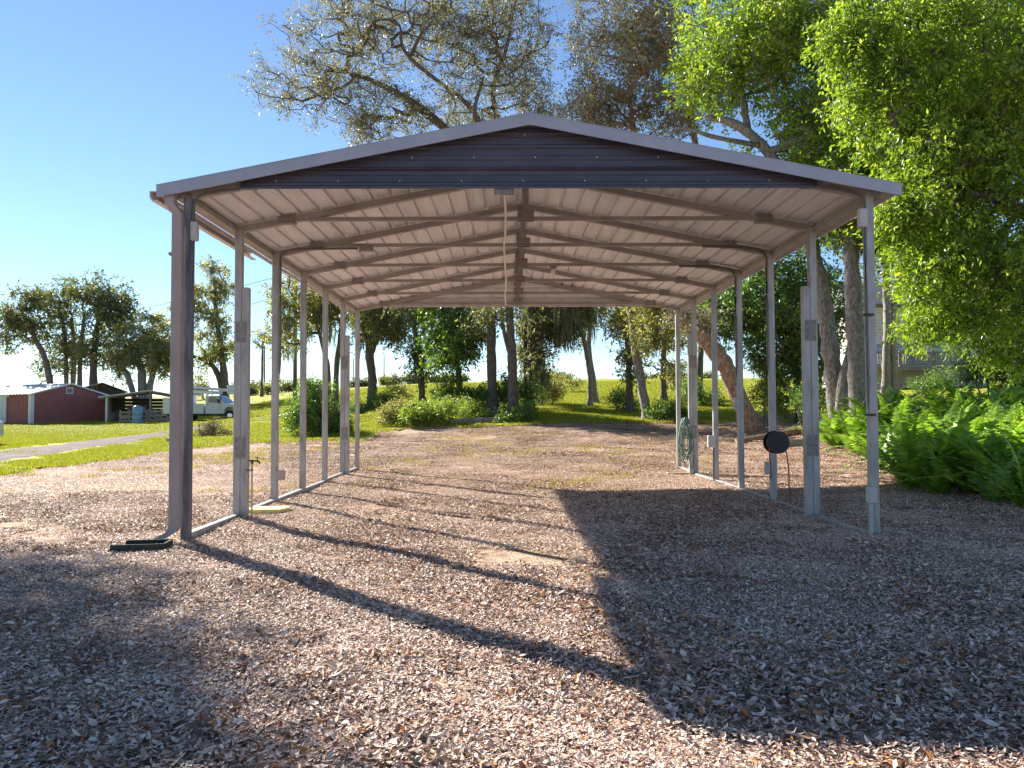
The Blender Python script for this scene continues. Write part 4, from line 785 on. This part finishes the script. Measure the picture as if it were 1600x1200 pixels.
# ------------------------------------------------------------------ ferns
def frond(seed, Ln, arch):
    r_ = np.random.default_rng(seed); n = 17; t = np.linspace(0, 1, n+1)
    x = Ln*(.15*t+.75*t**1.6*arch+.25*t*(1-arch)); z = Ln*(1.05*t-.62*arch*t**2.2); bend = .12*Ln*r_.normal()*t**2
    P = np.stack([x, bend, z], 1); T = np.gradient(P, axis=0); T /= np.linalg.norm(T, axis=1)[:, None]
    S = np.cross(T, [0, 0, 1.]); S /= np.linalg.norm(S, axis=1)[:, None]+1e-6; U = np.cross(S, T)
    V = []; F = []; va = []
    for k in range(n):                      # stem strip
        V += [P[k]-S[k]*.004, P[k]+S[k]*.004, P[k+1]+S[k+1]*.003, P[k+1]-S[k+1]*.003]; b = len(V)-4; F.append([b, b+1, b+2, b+3]); va += [.35]*4
    for k in range(2, n+1):
        L_ = Ln*.135*math.sin(math.pi*min(1, (t[k]*.93+.07))**.75)+.012; w_ = .5*Ln/n*1.2
        for sg in (-1, 1):
            d = S[k]*sg+T[k]*.35-U[k]*.22+r_.normal(0, .12, 3); d /= np.linalg.norm(d); b = len(V)
            V += [P[k]-T[k]*w_, P[k]+d*L_*.5-T[k]*w_*.7+U[k]*.006, P[k]+d*L_, P[k]+d*L_*.45+T[k]*w_*.9+U[k]*.004, P[k]+T[k]*w_]; F.append([b, b+1, b+2, b+3, b+4]); va += [float(np.clip(.5+.18*r_.normal()+.2*t[k], 0, 1))]*5
    return mesh('frond', V, F, MT['fern'], var=va)
FR = [frond(900+k, r, a_) for k, (r, a_) in enumerate([(.95, .8), (.85, .9), (1.0, .6), (.75, 1.0), (.9, .45), (.7, .7), (1.05, .85), (.8, .6)])]
r_ = np.random.default_rng(9); spots = []
for _ in range(9000):
    x_, y_ = r_.uniform(5.6, 12.5), r_.uniform(.4, 12.5)
    ex = np.interp(y_, [.4, 1.9, 3.2, 5.0, 7.0, 8.5, 11, 12.5], [7.2, 6.1, 6.0, 6.35, 6.85, 7.2, 7.8, 8.4])+.2*math.sin(y_*3)
    a_ = (x_-CAM[0])/(y_-CAM[1])
    if x_ < ex or a_ > .82: continue
    dm = .40 if x_ < ex+1.6 else .52
    if all((x_-q[0])**2+(y_-q[1])**2 > dm*dm for q in spots): spots.append((x_, y_, ex))
print('ferns', len(spots))
for (x_, y_, ex) in spots[:300]:
    B = gpt(x_, y_, -.02); lit = y_ > 6.8 and x_ < 7.6
    lab = 'sword fern plant in the sunny left end of the fern bank' if lit else 'sword fern plant in the shaded fern bank on the right'
    f = thing('fern', lab, 'fern', B, 'ferns in the sunny end of the bank' if lit else 'ferns in the shaded bank')
    s0 = r_.uniform(1.05, 1.55)*(.85 if x_ < ex+.4 else 1.0)
    for k in range(r_.integers(10, 14)):
        o = bpy.data.objects.new('frond', FR[r_.integers(0, len(FR))]); COL.objects.link(o); o.parent = f
        o.rotation_euler = (0, r_.normal(0, .2)-.02, r_.uniform(0, 6.283)); s_ = s0*r_.uniform(.75, 1.15); o.scale = (s_, s_, s_)

# ------------------------------------------------------------------ red barn
def wallmat(name, c, rough=.55): return mat(name, c, rough, 1.5, 0, .35)
MT['red'] = wallmat('red_metal_siding', [(.26, .085, .085), (.33, .115, .11)])
MT['white'] = wallmat('white_metal', [(.60, .60, .60), (.74, .74, .74)])
MT['roofw'] = wallmat('white_metal_roof', [(.58, .55, .54), (.72, .69, .67)])
MT['doorw'] = wallmat('pale_blue_grey_door', [(.48, .52, .56), (.60, .64, .68)])
MT['woodg'] = mat('grey_weathered_wood', [(.16, .14, .12), (.34, .30, .26)], .9, 8, bump=.4, stretch=(1, 1, 4))
MT['darkwood'] = mat('dark_shed_wood', [(.04, .035, .03), (.09, .075, .065)], .9, 4)
MT['win'] = mat('window_glass', (.05, .06, .07), .08, spec=.8)
MT['blue'] = mat('blue_tank_plastic', [(.10, .22, .33), (.17, .32, .45)], .4, 3)
vb = at(48, 640, 70); vdir = np.array([vb[0]-CAM[0], vb[1]-CAM[1]]); vdir /= np.linalg.norm(vdir)
phi = math.radians(33); c_, s_ = math.cos(phi), math.sin(phi)
ng = -vdir; ng = np.array([c_*ng[0]-s_*ng[1], s_*ng[0]+c_*ng[1]])      # gable wall normal
gd = np.array([-ng[1], ng[0]])                                          # along the gable wall, to the right
R = np.column_stack([np.append(gd, 0), np.append(-ng, 0), [0, 0, 1]])
Wb, Lb, He, Hp = 7.5, 15.0, 2.95, 3.95
b0 = gpt(vb[0], vb[1], -.1)
barn = thing('red_barn', 'red metal barn with white roof on lawn at far left', 'barn', b0)
def put(mb, name, m, par): return mb.xf(R, b0).obj(name, m, par)
w_ = MB().prism([(0, 0), (Wb, 0), (Wb, He), (Wb/2, Hp), (0, He)], 0, .12)
gw = put(w_, 'gable_wall', MT['red'], barn)
w_ = MB()
for k in range(int(Lb/.3)):
    w_.box((0, .121+k*.3, 0), (.10, .121+k*.3+.3, He-.02)); w_.box((-.025, .121+k*.3, 0), (-.0005, .121+k*.3+.05, He-.02))
put(w_, 'side_wall', MT['red'], barn)
put(MB().box((Wb-.1, .121, 0), (Wb, Lb, He-.02)), 'side_wall', MT['red'], barn)
put(MB().prism([(.11, 0), (Wb-.11, 0), (Wb-.11, He-.03), (Wb/2, Hp-.05), (.11, He-.03)], Lb-.1, Lb), 'gable_wall', MT['red'], barn)
sl_ = (Hp-He)/(Wb/2)
for s in (-1, 1):
    m = MB()
    zf = lambda u: Hp+.06-sl_*u
    m.prism([(Wb/2+s*.01, zf(.01)), (Wb/2+s*(Wb/2+.25), zf(Wb/2+.25)), (Wb/2+s*(Wb/2+.25), zf(Wb/2+.25)-.05), (Wb/2+s*.01, zf(.01)-.05)], -.2, Lb+.2)
    for k in range(int(Lb/.45)):
        yy = -.15+k*.46
        m.prism([(Wb/2+s*.05, zf(.05)+.035), (Wb/2+s*(Wb/2+.25), zf(Wb/2+.25)+.035), (Wb/2+s*(Wb/2+.25), zf(Wb/2+.25)+.001), (Wb/2+s*.05, zf(.05)+.001)], yy, yy+.06)
    rf = put(m, 'roof', MT['roofw'], barn)
    put(MB().prism([(Wb/2+s*.0, zf(0)+.03), (Wb/2+s*(Wb/2+.27), zf(Wb/2+.27)+.03), (Wb/2+s*(Wb/2+.27), zf(Wb/2+.27)-.12), (Wb/2+s*.0, zf(0)-.12)], -.23, -.202), 'rake_trim', MT['white'], barn)
put(MB().box((-.05, -.05, 0), (.28, -.002, He)).box((-.05, -.001, 0), (-.001, .30, He)), 'corner_trim', MT['white'], barn)
dr = put(MB().box((-.10, 3.4, .02), (-.03, 9.6, He-.25)), 'sliding_door', MT['doorw'], barn)
m = MB()
for k in range(13): m.box((-.125, 3.45+k*.5, .04), (-.102, 3.50+k*.5, He-.27))
put(m, 'door_rib', MT['doorw'], dr)
put(MB().box((-.16, 3.0, He-.24), (-.03, 13, He-.10)), 'door_track', MT['white'], barn)
vt = put(MB().box((3.35, -.04, 3.02), (4.05, -.002, 3.62)), 'vent', MT['white'], barn)
put(MB().box((3.43, -.055, 3.10), (3.97, -.041, 3.54)), 'vent_slats', MT['galv_dark'], vt)
# second barn behind: pale roof and brown gable
q = gpt(*at(150, 620, 88)[:2], -.1); bb = thing('outbuilding', 'low outbuilding with pale roof and brown gable behind the red barn', 'building', q)
for nm, mb, mm in (('wall', MB().prism([(-3, 0), (3, 0), (3, 2.6), (0.6, 3.6), (-3, 2.6)], 0, 8), MT['darkwood']), ('roof', MB().prism([(.6, 3.75), (3.3, 2.7), (3.3, 2.62), (.6, 3.67)], -.3, 8.3).prism([(.6, 3.75), (-3.3, 2.6), (-3.3, 2.52), (.6, 3.67)], -.3, 8.3), MT['roofw'])):
    mb.xf(rz(.55), q).obj(nm, mm, bb)
# open shed
sh0 = gpt(*at(166, 655, 72)[:2], -.05); Rs = rz(math.radians(24))
shed = thing('open_shed', 'open pole shed with pale metal roof beside the red barn', 'shed', sh0)
def sput(mb, name, m, par=None): return mb.xf(Rs, sh0).obj(name, m, par or shed)
Ws, Ls = 6.6, 7.0
for px_ in (0, Ws*.56, Ws-.3):
    for py_ in (0, Ls*.5, Ls):
        sput(MB().bbox((px_-.09, py_-.09, 0), (px_+.09, py_+.09, 2.45+(.5 if abs(px_-Ws*.56) < .1 else 0)), .02), 'post', MT['white'] if (px_ == 0 and py_ == 0) else MT['woodg'])
sput(MB().prism([(-.7, 2.5), (Ws*.55, 3.15), (Ws*.55, 3.07), (-.7, 2.42)], -.4, Ls+.4), 'roof', MT['roofw'])
sput(MB().prism([(Ws*.55+.01, 3.15), (Ws+.3, 2.55), (Ws+.3, 2.47), (Ws*.55+.01, 3.07)], -.4, Ls+.4), 'roof', MT['roofw'])
for k in range(6): sput(MB().prism([(-.65, 2.40), (Ws*.55, 3.06), (Ws+.25, 2.46), (Ws+.25, 2.36), (Ws*.55, 2.95), (-.65, 2.30)], -.3+k*1.45, -.22+k*1.45), 'rafter', MT['woodg'])
for k in range(7): sput(MB().box((-.05, Ls+.095, .1+k*.34), (Ws*.78, Ls+.13, .1+k*.34+.31)), 'back_board', MT['darkwood'])
r_ = np.random.default_rng(4)
for k in range(11):
    cx, cy = .4+k*.5, r_.uniform(.9, 5.5); hh = r_.uniform(.4, 1.6); ww = r_.uniform(.2, .4)
    cm = [MT['woodg'], MT['darkwood'], MT['white'], MT['galv_dark'], MT['black']][k % 5]
    lbl = ['weathered wood crate stored under the open shed roof', 'dark wood crate stored under the open shed roof', 'white metal cabinet stored under the open shed roof', 'grey metal cabinet stored under the open shed roof', 'black storage bin kept under the open shed roof'][k % 5]
    m = MB().bbox((cx-ww, cy-ww, 0.06), (cx+ww, cy+ww, hh), .04).bbox((cx-ww-.03, cy-ww-.03, hh+.002), (cx+ww+.03, cy+ww+.03, hh+.06), .02)
    m.xf(Rs, sh0).solo('storage_box', cm, lbl, 'storage box', 'things stored under the open shed')
# rail fence in front of the shed and the blue tank
def fence(pxs, pys, D_, n, label):
    Pq = [gpt(*at(x_, 650, D_)[:2]) for x_ in np.linspace(pxs[0], pxs[1], n)]
    f = thing('rail_fence', label, 'fence', Pq[0], 'rail fences before the open shed')
    for P in Pq: MB().bbox(P+(-.07, -.07, -.1), P+(.07, .07, 1.28), .015).obj('post', MT['woodg'], f)
    for z in (.25, .62, 1.0):
        for a_, b_ in zip(Pq[:-1], Pq[1:]):
            MB().bbox((a_[0]-.03, a_[1]-.115, min(a_[2], b_[2])+z), (b_[0]+.02, a_[1]-.075, min(a_[2], b_[2])+z+.17), .01).obj('rail', MT['woodg'], f)
fence((188, 229), 0, 68.5, 4, 'grey wooden rail fence section around the blue tank')
fence((233, 262), 0, 69, 4, 'grey wooden rail fence section right of the blue tank')
tp = gpt(*at(215, 650, 68)[:2]); ph = [0, .04, .30, .33, .36, .75, .78, .81, 1.2, 1.23, 1.5, 1.62, 1.68]; rr = [.36, .42, .43, .41, .43, .43, .41, .43, .43, .42, .40, .28, .10]
V, F = tube([tp+(0, 0, z) for z in ph], rr, 20); solo('water_tank', V, F, MT['blue'], 'tall blue plastic barrel tank standing by the rail fence', 'tank', smooth=True)

# ------------------------------------------------------------------ bucket truck
t0 = gpt(*at(323, 650, 66)[:2], .07); tw = thing('bucket_truck', 'white utility bucket truck parked on the track beside the shed', 'truck', t0)
MT['tpaint'] = mat('white_truck_paint', (.52, .54, .58), .25, spec=.5); MT['tyre'] = mat('tyre_rubber', (.02, .02, .02), .85); MT['chrome'] = mat('chrome', (.55, .55, .57), .2, metal=.9)
Rt = rz(math.radians(-4)); tz = lambda mb, n, m, par=None, **k: mb.xf(Rt, t0).obj(n, m, par or tw, **k)
# x forward (right in the picture)
cabp = [(.35, .62), (.35, 1.55), (.42, 2.12), (1.30, 2.16), (2.05, 1.52), (3.05, 1.40), (3.18, 1.28), (3.20, .80), (2.95, .78), (2.88, 1.05), (2.62, 1.22), (2.30, 1.22), (2.04, 1.05), (1.96, .62)]
tz(MB().prism(cabp, -1.0, 1.0), 'cab', MT['tpaint'])
for sy in (-1, 1):
    y0, y1 = sorted((sy*1.003, sy*1.015))
    d_ = tz(MB().box((.48, y0, .66), (1.62, y1, 1.52)), 'door', MT['tpaint'])
    tz(MB().box((.52, *(sorted((sy*1.016, sy*1.03))[:1]), 1.34), (.66, sorted((sy*1.016, sy*1.03))[1], 1.40)), 'handle', MT['black'], d_)
    tz(MB().prism([(.60, 1.56), (1.66, 1.56), (1.28, 2.04), (.64, 2.04)], y0, y1), 'side_window', MT['win'])
    tz(MB().box((1.50, sorted((sy*1.02, sy*1.28))[0], 1.52), (1.62, sorted((sy*1.02, sy*1.28))[1], 1.86)), 'mirror', MT['black'])
tz(MB().add([(1.335, -.88, 2.13), (1.335, .88, 2.13), (2.045, .88, 1.55), (2.045, -.88, 1.55), (1.315, -.88, 2.11), (1.315, .88, 2.11), (2.02, .88, 1.53), (2.02, -.88, 1.53)], [(0, 3, 2, 1), (4, 5, 6, 7), (0, 1, 5, 4), (2, 3, 7, 6), (0, 4, 7, 3), (1, 2, 6, 5)]), 'windshield', MT['win'])
tz(MB().bbox((3.201, -.62, .88), (3.23, .62, 1.26), .01), 'grille', MT['black'])
for sy in (-1, 1): tz(MB().bbox((3.19, sy*.82-.15, .95), (3.235, sy*.82+.15, 1.24), .02), 'headlight', MT['glass'])
tz(MB().bbox((3.2, -1.0, .50), (3.42, 1.0, .76), .04), 'bumper', MT['chrome'])
tz(MB().bbox((-3.3, -.45, .45), (3.1, .45, .62), .02), 'chassis', MT['black'])
sb = tz(MB().prism([(-3.35, .64), (-3.35, 1.98), (-2.62, 1.98), (-2.55, 1.48), (.22, 1.48), (.22, .64), (-1.15, .64), (-1.25, .95), (-1.5, 1.1), (-1.85, 1.1), (-2.1, .95), (-2.2, .64)], -1.02, 1.02), 'service_body', MT['tpaint'])
for xa, xb, za, zb in ((-3.28, -2.7, .72, 1.9), (-2.6, -2.25, .72, 1.42), (-1.05, -.45, .72, 1.42), (-.40, .16, .72, 1.42)):
    d_ = tz(MB().bbox((xa, -1.04, za), (xb, -1.022, zb), .006), 'locker_door', MT['tpaint'], sb)
for wx in (2.46, -1.68):
    for sy in (-1, 1):
        V, F = tube([(wx, sy*.72, .45), (wx, sy*.75, .45), (wx, sy*.97, .45), (wx, sy*1.0, .45)], [.38, .44, .44, .38], 22)
        wh = tz(MB().add(V, F), 'tyre', MT['tyre']); V, F = tube([(wx, sy*.99, .45), (wx, sy*1.012, .45), (wx, sy*1.02, .45)], [.24, .22, .1], 16); tz(MB().add(V, F), 'rim', MT['chrome'], wh)
tz(MB().tube([(-1.2, 0, 1.48), (-1.2, 0, 2.2)], .28, 12), 'turret', MT['tpaint'])
bo = tz(MB().box((-1.6, -.17, 2.32), (1.9, .13, 2.60), R=[[math.cos(.05), 0, math.sin(.05)], [0, 1, 0], [-math.sin(.05), 0, math.cos(.05)]]), 'lower_boom', MT['tpaint'])
tz(MB().box((-1.7, -.13, 2.66), (2.2, .10, 2.88), R=[[math.cos(.09), 0, math.sin(.09)], [0, 1, 0], [-math.sin(.09), 0, math.cos(.09)]]), 'upper_boom', MT['tpaint'])
tz(MB().bbox((1.95, -.5, 2.25), (2.75, .4, 3.05), .08), 'bucket', MT['tpaint'])
tz(MB().bbox((1.55, -.45, 2.16), (2.0, -.25, 2.5), .03), 'boom_rest', MT['black'])

# a vehicle's tail just entering the picture at the left edge
vp = gpt(*at(-76, 690, 30)[:2], .0); vv = thing('parked_car', 'white car tail just inside the left edge of the picture', 'car', vp)
bp_ = [(-2.1, .35), (-2.15, .85), (-1.6, .98), (-.8, 1.42), (.6, 1.46), (1.3, 1.05), (1.45, .95), (1.47, .40), (1.15, .38), (1.1, .55), (.95, .68), (.75, .68), (.6, .55), (.55, .35)]
cr_ = rz(.15)
MB().prism(bp_, -.85, .85).xf(cr_, vp).obj('body', MT['tpaint'], vv)
for sy in (-1, 1):
    MB().prism([(-.7, 1.0), (.95, 1.02), (.5, 1.38), (-.65, 1.35)], *sorted((sy*.853, sy*.86))).xf(cr_, vp).obj('window', MT['win'], vv)
    for wx in (.85, -1.3):
        V, F = tube([(wx, sy*.62, .31), (wx, sy*.64, .31), (wx, sy*.84, .31), (wx, sy*.86, .31)], [.27, .31, .31, .27], 18); MB().add(V, F).xf(cr_, vp).obj('tyre', MT['tyre'], vv)

# ------------------------------------------------------------------ house behind the right-hand trees
h0 = at(1340, 600, 52); hz = float(gz(h0[0], h0[1])); H0 = np.array([h0[0], h0[1], hz-.2]); us = 52/FPX
ho = thing('house', 'pale house with raised wooden deck seen through the right trees', 'house', H0)
MT['siding'] = mat('cream_siding', [(.50, .47, .40), (.62, .58, .50)], .7, 2); MT['deck'] = mat('deck_wood', [(.14, .12, .10), (.28, .24, .20)], .85, 6)
MT['shingle'] = mat('grey_shingles', [(.10, .10, .10), (.2, .19, .18)], .9, 9)
def hp(mb, n, m, par=None): return mb.xf(np.eye(3), H0).obj(n, m, par or ho)
Lh = 9.0
for k in range(27): hp(MB().box((0, -.02*(k % 2)*0, k*.22), (Lh, 6, k*.22+.215)) if k == 0 else MB().box((0, 0, k*.22), (Lh, .16, k*.22+.205)), 'siding_board', MT['siding'])
hp(MB().box((.02, .17, 0), (Lh-.02, 6, 5.9)), 'wall', MT['siding'])
hp(MB().prism([(-.5, 5.95), (7, 5.95), (7, 6.1), (3.2, 8.2), (-.5, 6.1)], -.4, Lh+.4, ax='yz').xf(np.eye(3), (0, 0, 0)), 'roof', MT['shingle'])
dk = 1.75
for wx in (1.25, 2.6, 3.35, 5.2, 6.4):
    wn = hp(MB().box((wx, -.05, dk+.5), (wx+.75, -.003, dk+1.75)), 'window', MT['white'])
    for a_ in (0, 1):
        for c_ in (0, 1, 2): hp(MB().box((wx+.06+a_*.33, -.065, dk+.57+c_*.38), (wx+.36+a_*.33, -.052, dk+.90+c_*.38)), 'pane', MT['win'], wn)
wn = hp(MB().box((1.4, -.05, .55), (1.95, -.003, 1.2)), 'window', MT['white']); hp(MB().box((1.47, -.065, .62), (1.88, -.052, 1.13)), 'pane', MT['win'], wn)
for k in range(10): hp(MB().box((-.6, -2.4+k*.235, dk-.04), (Lh*.7, -2.4+k*.235+.22, dk)), 'deck_board', MT['deck'])
hp(MB().box((-.6, -2.44, dk-.28), (Lh*.7, -2.405, dk+.002)), 'deck_fascia', MT['deck'])
for xx in np.linspace(-.5, Lh*.69, 4): hp(MB().box((xx-.07, -2.38, 0), (xx+.07, -2.24, dk+.98)), 'deck_post', MT['deck'])
hp(MB().box((-.6, -2.40, dk+.86), (Lh*.7, -2.28, dk+.93)), 'hand_rail', MT['deck'])
hp(MB().box((-.6, -2.37, dk+.10), (Lh*.7, -2.31, dk+.16)), 'bottom_rail', MT['deck'])
for xx in np.arange(-.45, Lh*.69, .15): hp(MB().box((xx-.025, -2.365, dk+.161), (xx+.025, -2.315, dk+.859)), 'baluster', MT['deck'])

# ------------------------------------------------------------------ utility poles and wires
def pole(px_, top, D_, r, label, arm=False, can=False):
    b = base(px_, D_); tz_ = at(px_, top, D_)[2]; p_ = thing('utility_pole', label, 'pole', b)
    V, F = tube([b+(0, 0, -.3), (b[0], b[1], (b[2]+tz_)/2), (b[0], b[1], tz_)], [r, r*.9, r*.75], 10); obj('shaft', V, F, MT['bark'], p_, smooth=True)
    if arm: MB().box((b[0]-1.1, b[1]-.08, tz_-.6), (b[0]+1.1, b[1]+.08, tz_-.42)).obj('crossarm', MT['darkwood'], p_)
    if can:
        V, F = tube([(b[0]+.55, b[1]-.1, at(0, 490, D_)[2]), (b[0]+.55, b[1]-.1, at(0, 490, D_)[2]+1.1)], .3, 12); obj('transformer', V, F, MT['boxgrey'], p_, smooth=True)
    return np.array([b[0], b[1], tz_])
pa = pole(461, 395, 80, .21, 'dark utility pole with transformer seen between the left posts', True, True)
pb = pole(413, 540, 150, .16, 'distant thin utility pole on the skyline behind the small tree')
pole(552, 560, 150, .12, 'distant thin utility pole just left of the last left post')
pole(600, 556, 150, .12, 'distant thin utility pole right of the stout crooked oak')
for (x0, y0, D0, x1, y1, D1_, lb) in ((461, 425, 80, 60, 505, 130, 'upper power line sagging from the pole towards the barn trees'), (461, 455, 80, 150, 520, 120, 'lower power line sagging from the pole towards the barn trees')):
    A0 = at(x0, y0, D0); A1 = at(x1, y1, D1_); t_ = np.linspace(0, 1, 25)[:, None]; Pw = A0+(A1-A0)*t_; Pw[:, 2] -= (4*t_*(1-t_)).ravel()*.8
    V, F = tube(Pw, .028, 5); solo('power_line', V, F, MT['black'], lb, 'power line')
bpy.context.view_layer.update()
